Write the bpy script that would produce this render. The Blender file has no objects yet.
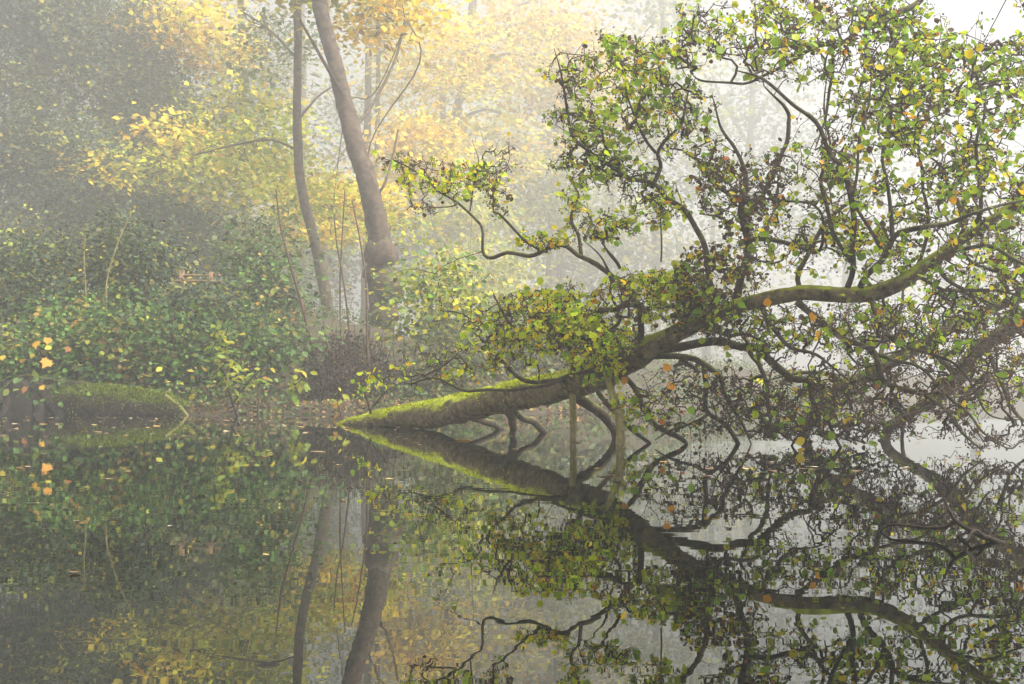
import bpy, math
import numpy as np
from mathutils import kdtree, Vector

# ------------------------------------------------------------------ camera, sky, sun, exposure
sc = bpy.context.scene
col = sc.collection
rng = np.random.default_rng(11)
F = 1138.0          # focal length in pixels of the 1024 px wide frame
YH = 390.0          # horizon row
CH = 0.5            # camera height above the pond
cam = bpy.data.cameras.new('camera')
cam.sensor_width = 36.0
cam.lens = F / 1024.0 * 36.0
cam.shift_y = (YH - 342.0) / 1024.0
cam.clip_start = 0.05
cam.clip_end = 900.0
camo = bpy.data.objects.new('camera', cam)
camo.location = (0, 0, CH)
camo.rotation_euler = (math.radians(90), 0, 0)
col.objects.link(camo)
sc.camera = camo

SUN_EL, SUN_AZ = 60.0, 110.0      # azimuth measured from +Y (view direction) towards +X (right)
w = bpy.data.worlds.new('World'); sc.world = w; w.use_nodes = True
nt = w.node_tree
bg = nt.nodes['Background']
sky = nt.nodes.new('ShaderNodeTexSky'); sky.sky_type = 'NISHITA'; sky.sun_disc = False
sky.sun_elevation = math.radians(SUN_EL); sky.sun_rotation = math.radians(SUN_AZ)
sky.air_density = 1.0; sky.dust_density = 4.0; sky.ozone_density = 1.0
hs = nt.nodes.new('ShaderNodeHueSaturation'); hs.inputs['Saturation'].default_value = 0.06
nt.links.new(sky.outputs[0], hs.inputs['Color'])
nt.links.new(hs.outputs[0], bg.inputs['Color'])
bg.inputs['Strength'].default_value = 0.075

sun = bpy.data.lights.new('sun', 'SUN'); sun.energy = 3.4; sun.angle = math.radians(25); sun.color = (1, .955, .885)
suno = bpy.data.objects.new('sun', sun); col.objects.link(suno)
az, el = math.radians(SUN_AZ), math.radians(SUN_EL)
sdir = Vector((math.sin(az) * math.cos(el), math.cos(az) * math.cos(el), math.sin(el)))
suno.rotation_euler = (-sdir).to_track_quat('-Z', 'Y').to_euler()
suno.location = (20, 30, 60)

vs = sc.view_settings
vs.view_transform = 'Standard'; vs.look = 'None'; vs.gamma = 1.0; vs.use_curve_mapping = False
vs.exposure = 1.5
sc.render.engine = 'CYCLES'
cy = sc.cycles
cy.max_bounces = 6; cy.diffuse_bounces = 2; cy.glossy_bounces = 3; cy.transmission_bounces = 3
cy.volume_bounces = 2; cy.transparent_max_bounces = 6
cy.use_denoising = True
FOG_DENSITY = 0.0073

# ------------------------------------------------------------------ helpers
def P(x, y, d):
    """photo pixel at a distance d -> a point of the place"""
    return np.array(((x - 512.0) / F * d, d, CH + (YH - y) / F * d))

def px(wid, d):
    return wid * d / F

class MB:
    """collects verts / polygons / vertex colours; build() links them as one mesh object"""
    def __init__(s):
        s.v = []; s.c = []; s.loops = []; s.sizes = []; s.n = 0
    def add(s, verts, faces, colr=(1, 1, 1)):
        verts = np.asarray(verts, float)
        s.v.append(verts)
        cc = np.asarray(colr, float)
        if cc.ndim == 1: cc = np.tile(cc, (len(verts), 1))
        s.c.append(cc)
        if isinstance(faces, np.ndarray):
            s.loops.append((faces + s.n).ravel()); s.sizes.append(np.full(len(faces), faces.shape[1]))
        else:
            for f in faces:
                s.loops.append(np.asarray(f) + s.n); s.sizes.append(np.array([len(f)]))
        s.n += len(verts)
    def mesh(s, name, mat, smooth=False):
        me = bpy.data.meshes.new(name)
        v = np.concatenate(s.v); lp = np.concatenate(s.loops).astype(np.int32); sz = np.concatenate(s.sizes).astype(np.int32)
        me.vertices.add(len(v)); me.vertices.foreach_set('co', v.astype(np.float32).ravel())
        me.loops.add(len(lp)); me.loops.foreach_set('vertex_index', lp)
        st = np.concatenate(([0], np.cumsum(sz)[:-1])).astype(np.int32)
        me.polygons.add(len(sz)); me.polygons.foreach_set('loop_start', st); me.polygons.foreach_set('loop_total', sz)
        if smooth: me.polygons.foreach_set('use_smooth', np.ones(len(sz), bool))
        me.update(calc_edges=True)
        ca = me.color_attributes.new('Col', 'FLOAT_COLOR', 'POINT')
        c = np.concatenate(s.c); c4 = np.ones((len(c), 4), np.float32); c4[:, :3] = c
        ca.data.foreach_set('color', c4.ravel())
        me.materials.append(mat)
        return me
    def build(s, name, mat, parent=None, smooth=False):
        o = bpy.data.objects.new(name, s.mesh(name, mat, smooth)); col.objects.link(o)
        if parent is not None: o.parent = parent
        return o

def tag(o, label=None, cat=None, group=None, kind=None):
    if label: o['label'] = label
    if cat: o['category'] = cat
    if group: o['group'] = group
    if kind: o['kind'] = kind
    return o

def empty(name, label, cat, group=None):
    o = bpy.data.objects.new(name, None); o.empty_display_size = .2; col.objects.link(o)
    return tag(o, label, cat, group)

def set_base(root, loc):
    """put the empty at the thing's base, parts staying where they stand"""
    root.location = loc
    for ch in root.children:
        ch.location = ch.location - Vector(loc)

def smooth_path(pts, rad, step):
    """Catmull-Rom through points, radius carried along"""
    pts = np.asarray(pts, float); rad = np.asarray(rad, float)
    if len(pts) == 2:
        n = max(2, int(np.linalg.norm(pts[1] - pts[0]) / step) + 1)
        t = np.linspace(0, 1, n)[:, None]
        return pts[0] * (1 - t) + pts[1] * t, rad[0] * (1 - t[:, 0]) + rad[1] * t[:, 0]
    q = np.vstack((2 * pts[0] - pts[1], pts, 2 * pts[-1] - pts[-2]))
    op = []; orr = []
    for i in range(len(pts) - 1):
        p0, p1, p2, p3 = q[i:i + 4]
        n = max(2, int(np.linalg.norm(p2 - p1) / step) + 1)
        t = np.linspace(0, 1, n, endpoint=False)[:, None]
        op.append(.5 * (2 * p1 + (p2 - p0) * t + (2 * p0 - 5 * p1 + 4 * p2 - p3) * t ** 2 + (3 * p1 - p0 - 3 * p2 + p3) * t ** 3))
        orr.append(rad[i] * (1 - t[:, 0]) + rad[i + 1] * t[:, 0])
    op.append(pts[-1:]); orr.append(rad[-1:])
    return np.vstack(op), np.concatenate(orr)

def tube(mb, pts, rad, sides=6, colr=(1, 1, 1), rough=0.0, cap=True):
    pts = np.asarray(pts); n = len(pts)
    t = np.gradient(pts, axis=0); t /= np.linalg.norm(t, axis=1)[:, None] + 1e-9
    u = np.cross(t[0], (0.13, 0.31, 0.94)); u /= np.linalg.norm(u) + 1e-9
    U = np.empty((n, 3))
    for i in range(n):
        u = u - t[i] * np.dot(u, t[i]); u /= np.linalg.norm(u) + 1e-9; U[i] = u
    V = np.cross(t, U)
    a = np.linspace(0, 2 * np.pi, sides, endpoint=False)
    r = np.asarray(rad)[:, None] * np.ones((1, sides))
    if rough:
        z = np.arange(n)[:, None] * .55
        ph = rng.uniform(0, 6.28, 6)
        r = r * (1 + rough * (np.sin(a * 2 + z * .3 + ph[0]) + .7 * np.sin(a * 3 - z * .8 + ph[1]) + .6 * np.sin(a * 5 + z * 1.3 + ph[2]) + .5 * rng.normal(size=r.shape)))
    v = pts[:, None] + (np.cos(a)[None, :, None] * U[:, None] + np.sin(a)[None, :, None] * V[:, None]) * r[:, :, None]
    i0 = (np.arange(n - 1)[:, None] * sides + np.arange(sides)[None]).ravel()
    i1 = (np.arange(n - 1)[:, None] * sides + (np.arange(sides)[None] + 1) % sides).ravel()
    faces = np.stack((i0, i1, i1 + sides, i0 + sides), 1)
    mb.add(v.reshape(-1, 3), faces, colr)
    if cap:
        mb.add(v[0], [list(range(sides))[::-1]], colr); mb.add(v[-1], [list(range(sides))], colr)

def rot_frames(nrm, up):
    """frames (x across, y along leaf, z normal) from normals and rough leaf directions"""
    z = nrm / (np.linalg.norm(nrm, axis=1)[:, None] + 1e-9)
    y = up - z * np.sum(up * z, 1)[:, None]; y /= np.linalg.norm(y, axis=1)[:, None] + 1e-9
    x = np.cross(y, z)
    return x, y, z

# leaf outlines: (x across, y along, z) in leaf lengths; polygons of five or four corners
ALDER_V = np.array([(0, 0, 0), (0, .94, .03), (.30, .18, .07), (.46, .55, .10), (.30, .93, .08), (-.30, .18, .07), (-.46, .55, .10), (-.30, .93, .08)])
ALDER_F = np.array([(0, 2, 3, 4, 1), (0, 1, 7, 6, 5)])
OVAL_V = np.array([(0, 0, 0), (0, 1.0, -.06), (.19, .25, .05), (.26, .52, .06), (.15, .8, .02), (-.19, .25, .05), (-.26, .52, .06), (-.15, .8, .02)])
RHOMB_V = np.array([(0, 0, 0), (.34, .45, .06), (0, 1, -.04), (-.34, .45, .06)])
RHOMB_F = np.array([(0, 1, 2, 3)])

def add_leaves(mb, pos, nrm, up, size, cols, V=RHOMB_V, Fc=RHOMB_F, curl=0.0):
    n = len(pos)
    if n == 0: return
    x, y, z = rot_frames(nrm, up)
    s = size[:, None, None]
    zz = V[None, :, 2:3] * np.ones((n, 1, 1)); xx = V[None, :, 0:1] * np.ones((n, 1, 1))
    if curl:
        zz = zz * rng.uniform(-1, 3.2, (n, 1, 1)) + curl * rng.normal(size=(n, 1, 1)) * V[None, :, 1:2] ** 2; xx = xx * rng.uniform(.7, 1.1, (n, 1, 1))
    v = pos[:, None] + s * (xx * x[:, None] + V[None, :, 1:2] * y[:, None] + zz * z[:, None])
    k = len(V)
    f = (Fc[None] + (np.arange(n) * k)[:, None, None]).reshape(-1, Fc.shape[1])
    mb.add(v.reshape(-1, 3), f, np.repeat(cols, k, 0))

def pick(pal, n, jit=.18):
    """pal: list of (weight, rgb)"""
    wts = np.array([p[0] for p in pal], float); wts /= wts.sum()
    cs = np.array([p[1] for p in pal])
    c = cs[rng.choice(len(pal), n, p=wts)]
    return np.clip(c * (1 + jit * rng.normal(size=(n, 1))) * (1 + .07 * rng.normal(size=(n, 3))), .004, .95)

# ------------------------------------------------------------------ materials
def new_mat(name):
    m = bpy.data.materials.new(name); m.use_nodes = True
    t = m.node_tree; b = t.nodes['Principled BSDF']
    return m, t, b

def N(t, kind, **kw):
    n = t.nodes.new(kind)
    for k, v in kw.items():
        if hasattr(n, k) and k not in n.inputs: setattr(n, k, v)
        else: n.inputs[k].default_value = v
    return n

def leaf_mat(name, rough=.5, trans=.35, spec=.4):
    m, t, b = new_mat(name)
    ca = N(t, 'ShaderNodeVertexColor'); ca.layer_name = 'Col'
    tc = N(t, 'ShaderNodeTexCoord')
    no = N(t, 'ShaderNodeTexNoise', Scale=60.0, Detail=2.0)
    t.links.new(tc.outputs['Object'], no.inputs['Vector'])
    mx = N(t, 'ShaderNodeMix', data_type='RGBA', blend_type='MULTIPLY'); mx.inputs[0].default_value = .5
    rp = N(t, 'ShaderNodeValToRGB'); rp.color_ramp.elements[0].position = .35; rp.color_ramp.elements[0].color = (.5, .45, .4, 1)
    rp.color_ramp.elements[1].position = .6
    t.links.new(no.outputs[0], rp.inputs[0])
    t.links.new(ca.outputs[0], mx.inputs[6]); t.links.new(rp.outputs[0], mx.inputs[7])
    t.links.new(mx.outputs[2], b.inputs['Base Color'])
    b.inputs['Roughness'].default_value = rough
    b.inputs['Specular IOR Level'].default_value = spec
    tr = N(t, 'ShaderNodeBsdfTranslucent'); t.links.new(mx.outputs[2], tr.inputs[0])
    ms = N(t, 'ShaderNodeMixShader'); ms.inputs[0].default_value = trans
    t.links.new(b.outputs[0], ms.inputs[1]); t.links.new(tr.outputs[0], ms.inputs[2])
    t.links.new(ms.outputs[0], t.nodes['Material Output'].inputs[0])
    return m

def bark_mat(name, dark, light, moss=None, moss_lo=.35, moss_hi=.75, scale=9.0, bump=.6, lichen=None):
    m, t, b = new_mat(name)
    tc = N(t, 'ShaderNodeTexCoord')
    n1 = N(t, 'ShaderNodeTexNoise', Scale=scale, Detail=8.0, Roughness=.7)
    t.links.new(tc.outputs['Object'], n1.inputs['Vector'])
    r1 = N(t, 'ShaderNodeValToRGB')
    r1.color_ramp.elements[0].position = .35; r1.color_ramp.elements[0].color = (*dark, 1)
    r1.color_ramp.elements[1].position = .68; r1.color_ramp.elements[1].color = (*light, 1)
    t.links.new(n1.outputs[0], r1.inputs[0])
    out = r1.outputs[0]
    if lichen:
        n3 = N(t, 'ShaderNodeTexNoise', Scale=scale * 2.2, Detail=4.0)
        t.links.new(tc.outputs['Object'], n3.inputs['Vector'])
        r3 = N(t, 'ShaderNodeValToRGB'); r3.color_ramp.elements[0].position = .56; r3.color_ramp.elements[1].position = .66
        t.links.new(n3.outputs[0], r3.inputs[0])
        m3 = N(t, 'ShaderNodeMix', data_type='RGBA'); m3.inputs[7].default_value = (*lichen, 1)
        t.links.new(r3.outputs[0], m3.inputs[0]); t.links.new(out, m3.inputs[6]); out = m3.outputs[2]
    if moss:
        ge = N(t, 'ShaderNodeNewGeometry'); sp = N(t, 'ShaderNodeSeparateXYZ'); t.links.new(ge.outputs['Normal'], sp.inputs[0])
        n2 = N(t, 'ShaderNodeTexNoise', Scale=3.0, Detail=6.0, Roughness=.65); t.links.new(tc.outputs['Object'], n2.inputs['Vector'])
        ad = N(t, 'ShaderNodeMath', operation='MULTIPLY_ADD'); ad.inputs[1].default_value = 1.6; 
        t.links.new(n2.outputs[0], ad.inputs[0])
        sb = N(t, 'ShaderNodeMath', operation='SUBTRACT'); sb.inputs[1].default_value = .8
        t.links.new(sp.outputs[2], sb.inputs[0]); t.links.new(sb.outputs[0], ad.inputs[2])
        r2 = N(t, 'ShaderNodeValToRGB'); r2.color_ramp.elements[0].position = moss_lo; r2.color_ramp.elements[1].position = moss_hi
        t.links.new(ad.outputs[0], r2.inputs[0])
        n4 = N(t, 'ShaderNodeTexNoise', Scale=14.0, Detail=4.0); t.links.new(tc.outputs['Object'], n4.inputs['Vector'])
        r4 = N(t, 'ShaderNodeValToRGB'); r4.color_ramp.elements[0].position = .35; r4.color_ramp.elements[0].color = (moss[0] * .45, moss[1] * .5, moss[2] * .5, 1)
        r4.color_ramp.elements[1].position = .65; r4.color_ramp.elements[1].color = (*moss, 1)
        t.links.new(n4.outputs[0], r4.inputs[0])
        m2 = N(t, 'ShaderNodeMix', data_type='RGBA')
        t.links.new(r2.outputs[0], m2.inputs[0]); t.links.new(out, m2.inputs[6]); t.links.new(r4.outputs[0], m2.inputs[7]); out = m2.outputs[2]
    t.links.new(out, b.inputs['Base Color'])
    b.inputs['Roughness'].default_value = .85; b.inputs['Specular IOR Level'].default_value = .25
    bp = N(t, 'ShaderNodeBump', Strength=bump, Distance=.03); t.links.new(n1.outputs[0], bp.inputs['Height']); t.links.new(bp.outputs[0], b.inputs['Normal'])
    return m

M_LEAF = leaf_mat('alder leaf', .5, .5, .3)
M_BGLEAF = leaf_mat('woodland leaf', .55, .35, .3)
M_HOLLY = leaf_mat('evergreen leaf', .35, .1, .5)
M_MOSS = leaf_mat('moss blades', .8, .35, .1)
M_CONE = leaf_mat('alder cones', .8, .0, .2)
M_LITTER = leaf_mat('fallen leaves', .6, .1, .3)
M_ALDER = bark_mat('alder bark', (.018, .013, .009), (.095, .073, .05), moss=(.16, .17, .02), moss_lo=.45, moss_hi=.9, lichen=(.11, .10, .065))
M_TRUNK = bark_mat('mossy alder trunk', (.018, .013, .008), (.25, .19, .11), moss=(.40, .44, .02), moss_lo=.24, moss_hi=.66, scale=9, bump=1.0, lichen=(.24, .22, .08))
M_TWIG = bark_mat('alder twigs', (.03, .021, .016), (.10, .072, .055), bump=.2)
M_STICK = bark_mat('pale mossy stick', (.14, .115, .04), (.32, .27, .11), moss=(.2, .2, .04), scale=14, lichen=(.26, .24, .15))
M_BARK = bark_mat('woodland bark', (.03, .02, .014), (.16, .112, .078), moss=(.09, .10, .03), moss_lo=.6, moss_hi=1.1, scale=6, bump=.8)
M_REDBARK = bark_mat('reddish young bark', (.05, .03, .02), (.13, .08, .055), scale=8, bump=.2)
M_DARKROOT = bark_mat('wet dark root', (.01, .008, .006), (.05, .038, .03), scale=10)
M_LOG = bark_mat('mossy log bark', (.02, .016, .01), (.09, .07, .045), moss=(.15, .19, .025), moss_lo=.2, moss_hi=.6, scale=8, bump=.9)
M_TIMBER = bark_mat('weathered timber', (.17, .10, .05), (.32, .20, .11), scale=7, bump=.2)
M_WETSTICK = bark_mat('wet dead branch', (.014, .01, .008), (.06, .045, .035), scale=20)

# ------------------------------------------------------------------ the setting: ground, pond
def shore(X):
    return np.interp(X, [-150, -60, -25, -12, -4, 0, 3, 8, 14, 25, 45, 80, 150], [4, 8, 20, 23.2, 23.4, 24, 27, 36, 46, 56, 64, 70, 72])

def fbm(x, y):
    return (np.sin(x * .9 + 1.3 * np.sin(y * .7)) * np.cos(y * .8 + .7) + .5 * np.sin(x * 2.3 + y * 1.1) + .3 * np.sin(x * 4.7 - y * 3.9 + 1) + .2 * np.sin(x * 9.1 + y * 7.3))

def ground_z(X, Y):
    X = np.asarray(X, float); Y = np.asarray(Y, float)
    s = Y - shore(X) + .25 * np.sin(X * 1.7) + .12 * np.sin(X * 4.3)
    A = np.interp(X, [-30, -8, -3, 2, 10, 40], [3.4, 3.0, 1.9, 1.5, 1.2, 1.0])
    t = np.clip(s / 10.0, 0, 1)
    z = np.where(s < 0, np.maximum(-1.3, s * .45 - .04), .16 * np.clip(s / .35, 0, 1) + A * (t * t * (3 - 2 * t)) + .006 * np.maximum(s - 10, 0))
    z = z + np.where(s > 0, .09 * np.clip(s, 0, 1) * fbm(X, Y), 0)
    near = np.clip((-1.2 - Y) / 2.0, 0, 1)
    return z * (1 - near) + near * .35

def lin(a, b, step): return np.arange(a, b, step)
gx = np.concatenate((lin(-270, -30, 8), lin(-30, -16, 1.5), lin(-16, 16, .35), lin(16, 40, 1.5), lin(40, 271, 8)))
gy = np.concatenate((lin(-30, -4, 4), lin(-4, 18, 1.1), lin(18, 40, .35), lin(40, 75, 1.5), lin(75, 272, 8)))
GX, GY = np.meshgrid(gx, gy)
GZ = ground_z(GX, GY)
g = MB()
nx, ny = len(gx), len(gy)
ii = (np.arange(ny - 1)[:, None] * nx + np.arange(nx - 1)[None]).ravel()
g.add(np.stack((GX.ravel(), GY.ravel(), GZ.ravel()), 1), np.stack((ii, ii + 1, ii + 1 + nx, ii + nx), 1))
m, t, b = new_mat('woodland floor')
tc = N(t, 'ShaderNodeTexCoord')
n1 = N(t, 'ShaderNodeTexNoise', Scale=1.3, Detail=8.0, Roughness=.7); t.links.new(tc.outputs['Object'], n1.inputs['Vector'])
r1 = N(t, 'ShaderNodeValToRGB'); cr = r1.color_ramp
cr.elements[0].position = .3; cr.elements[0].color = (.018, .014, .009, 1); cr.elements[1].position = .75; cr.elements[1].color = (.07, .075, .025, 1)
e = cr.elements.new(.5); e.color = (.055, .038, .02, 1)
t.links.new(n1.outputs[0], r1.inputs[0]); t.links.new(r1.outputs[0], b.inputs['Base Color'])
b.inputs['Roughness'].default_value = .95
bp = N(t, 'ShaderNodeBump', Strength=.8, Distance=.08); t.links.new(n1.outputs[0], bp.inputs['Height']); t.links.new(bp.outputs[0], b.inputs['Normal'])
tag(g.build('ground', m, smooth=True), kind='structure')

m, t, b = new_mat('still dark pond water')
out = t.nodes['Material Output']
b.inputs['Base Color'].default_value = (.0025, .003, .0022, 1); b.inputs['Roughness'].default_value = .6; b.inputs['Specular IOR Level'].default_value = 0
gl = N(t, 'ShaderNodeBsdfGlossy', Roughness=.0); gl.inputs['Color'].default_value = (.93, .95, .93, 1)
fr = N(t, 'ShaderNodeFresnel', IOR=1.85)
ms = N(t, 'ShaderNodeMixShader')
tc = N(t, 'ShaderNodeTexCoord'); mp = N(t, 'ShaderNodeMapping'); mp.inputs['Scale'].default_value = (.5, 1.3, 1)
n1 = N(t, 'ShaderNodeTexNoise', Scale=2.2, Detail=3.0); t.links.new(tc.outputs['Object'], mp.inputs[0]); t.links.new(mp.outputs[0], n1.inputs['Vector'])
bp = N(t, 'ShaderNodeBump', Strength=.045, Distance=.012); t.links.new(n1.outputs[0], bp.inputs['Height'])
t.links.new(bp.outputs[0], gl.inputs['Normal'])
t.links.new(fr.outputs[0], ms.inputs[0]); t.links.new(b.outputs[0], ms.inputs[1]); t.links.new(gl.outputs[0], ms.inputs[2]); t.links.new(ms.outputs[0], out.inputs[0])
g = MB(); g.add([(-260, -29, 0), (260, -29, 0), (260, 85, 0), (-260, 85, 0)], [[0, 1, 2, 3]])
tag(g.build('pond_water', m), kind='structure')

# ------------------------------------------------------------------ twig growth: join scattered points to a skeleton by short crooked twigs
def grow(skel, attr, wiggle=.16, seg=.07, r0=.003, rpow=.42, rmax=.03, kink=.008):
    """skel (n,3), attr (m,3) -> list of chains (points, radii)"""
    kd0 = kdtree.KDTree(len(skel))
    for i, p in enumerate(skel): kd0.insert(p, i)
    kd0.balance()
    dist = np.array([kd0.find(p)[2] for p in attr])
    order = np.argsort(dist * rng.uniform(.75, 1.25, len(dist)))
    pos = [np.asarray(p) for p in skel]; par = [-1] * len(pos)
    chains = []
    kd = kd0; recent = []
    for c, ai in enumerate(order):
        a = attr[ai]
        co, j, dd = kd.find(a)
        if recent:
            rp_ = np.array([pos[k] for k in recent]); r2 = np.linalg.norm(rp_ - a, axis=1); k = int(np.argmin(r2))
            if r2[k] < dd: j = recent[k]; dd = r2[k]
        p0 = pos[j]; d = a - p0; L = np.linalg.norm(d)
        if L < .02: continue
        n = max(2, min(14, int(L / seg)))
        tt = np.linspace(0, 1, n + 1)[1:]
        s1 = rng.normal(size=3) * wiggle * L; s1[2] += .10 * L
        s2 = rng.normal(size=3) * wiggle * .6 * L
        path = p0 + d * tt[:, None] + s1 * np.sin(np.pi * tt)[:, None] + s2 * np.sin(2 * np.pi * tt)[:, None] + rng.normal(size=(n, 3)) * kink * (1 - tt[:, None])
        ids = []; prev = j
        for q in path:
            pos.append(q); par.append(prev); prev = len(pos) - 1; ids.append(prev); recent.append(prev)
        chains.append((j, ids, ai))
        if len(recent) > 260:
            kd = kdtree.KDTree(len(pos))
            for i, p in enumerate(pos): kd.insert(p, i)
            kd.balance(); recent = []
    wt = np.zeros(len(pos))
    for j, ids, ai in chains: wt[ids[-1]] += 1
    for i in range(len(pos) - 1, -1, -1):
        if par[i] >= 0: wt[par[i]] += wt[i]
    res = []
    for j, ids, ai in chains:
        pts = np.array([pos[j]] + [pos[k] for k in ids])
        r = np.minimum(rmax, r0 * np.maximum(1, wt[ids]) ** rpow)
        res.append((pts, np.concatenate(([r[0]], r)), ai))
    return res

def blob(cx, cy, rx, ry, d, dd, n, gaps=()):
    """n points scattered through an ellipsoid about a photo point at distance d"""
    out = []
    while len(out) < n:
        q = rng.normal(size=3); q /= np.linalg.norm(q); q *= rng.uniform() ** (1 / 2.4)
        x, y = cx + q[0] * rx, cy + q[1] * ry
        if any(((x - gx_) / gw) ** 2 + ((y - gy_) / gh) ** 2 < 1 for gx_, gy_, gw, gh in gaps): 
            if rng.uniform() < .9: n -= .5; continue
        out.append(P(x, y, d + q[2] * dd))
    return np.array(out)

# ------------------------------------------------------------------ the fallen alder
alder = empty('fallen_alder', 'large mossy alder leaning out over the pond with dark twisting boughs', 'tree')
skel = []
def limb(name, pts, parent, mat, sides=8, rough=.05, step=.07, to_skel=True, jitter=.0):
    """pts: (pixel x, pixel y, pixel width, distance)"""
    p = np.array([P(a, b_, d) for a, b_, w_, d in pts]); r = np.array([px(w_, d) / 2 for a, b_, w_, d in pts])
    if jitter: p[1:-1] += rng.normal(size=p[1:-1].shape) * jitter
    if jitter: r[-1] *= .45
    q, rr = smooth_path(p, r, step)
    if len(q) > 6 and jitter:
        z = np.arange(len(q)); q = q + np.stack([np.interp(z, np.arange(0, len(q) + 4, 4), rng.normal(size=len(np.arange(0, len(q) + 4, 4))) * (rr.mean() * .5 + .004)) for _ in range(3)], 1) * np.sin(np.pi * z / (len(q) - 1))[:, None]
    mb = MB(); tube(mb, q, rr, sides, rough=rough)
    o = mb.build(name, mat, parent, smooth=True)
    if to_skel: skel.append(q)
    return o, q, rr

trunk_px = [(330, 433, 8, 17.2), (352, 424, 10, 16.6), (370, 421, 15, 16.0), (395, 418, 20, 15.3), (430, 414.5, 26, 14.3), (470, 407, 29, 13.4), (500, 399, 28, 12.9), (530, 393, 27.5, 12.3),
            (560, 388, 28.5, 11.8), (600, 376, 28, 11.3), (635, 356, 24, 10.8), (662, 341, 19, 10.5), (700, 322, 17, 10.2), (740, 306, 16, 9.95),
            (800, 293, 14.5, 9.7), (840, 295, 14.5, 9.55), (872, 293, 15.5, 9.5), (905, 280, 14.5, 9.4), (930, 262, 12.5, 9.35), (957, 243, 11, 9.3),
            (990, 221, 9, 9.2), (1024, 198, 7.5, 9.15), (1060, 184, 6, 9.1), (1100, 180, 4, 9.1)]
trunk, tq, tr_ = limb('trunk', trunk_px, alder, M_TRUNK, sides=20, rough=.075, step=.06)
trunk['label'] = 'thick trunk rising out of the water, bright green moss along its top'

# moss blades on the upper side of the lower trunk
nb = 14000
k = rng.choice(np.where(tq[:, 0] < P(650, 0, 10.8)[0])[0][3:], nb)
ang = rng.normal(0, .62, nb)
tdir = np.gradient(tq, axis=0)[k]; tdir /= np.linalg.norm(tdir, axis=1)[:, None]
side = np.cross(tdir, (0, 0, 1.)); side /= np.linalg.norm(side, axis=1)[:, None]; upv = np.cross(side, tdir)
nrm = upv * np.cos(ang)[:, None] + side * np.sin(ang)[:, None]
clump = np.sin(tq[k, 0] * 4.1 + ang * 2) + np.sin(tq[k, 0] * 9.7 - ang * 3 + 1)
keep = clump > -.45 + rng.normal(0, .35, nb)
k, nrm, tdir = k[keep], nrm[keep], tdir[keep]
mpos = tq[k] + nrm * (tr_[k] * .97)[:, None] + tdir * rng.uniform(-.04, .04, len(k))[:, None]
mo = MB()
add_leaves(mo, mpos, np.cross(nrm, rng.normal(size=nrm.shape)), nrm + .6 * rng.normal(size=nrm.shape), rng.uniform(.02, .045, len(k)), pick([(3, (.52, .57, .015)), (3, (.36, .43, .015)), (1, (.62, .60, .03)), (1, (.18, .21, .02))], len(k)), RHOMB_V * np.array((.45, 1, 1)))
tag(mo.build('moss', M_MOSS, trunk), kind='stuff')

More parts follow.
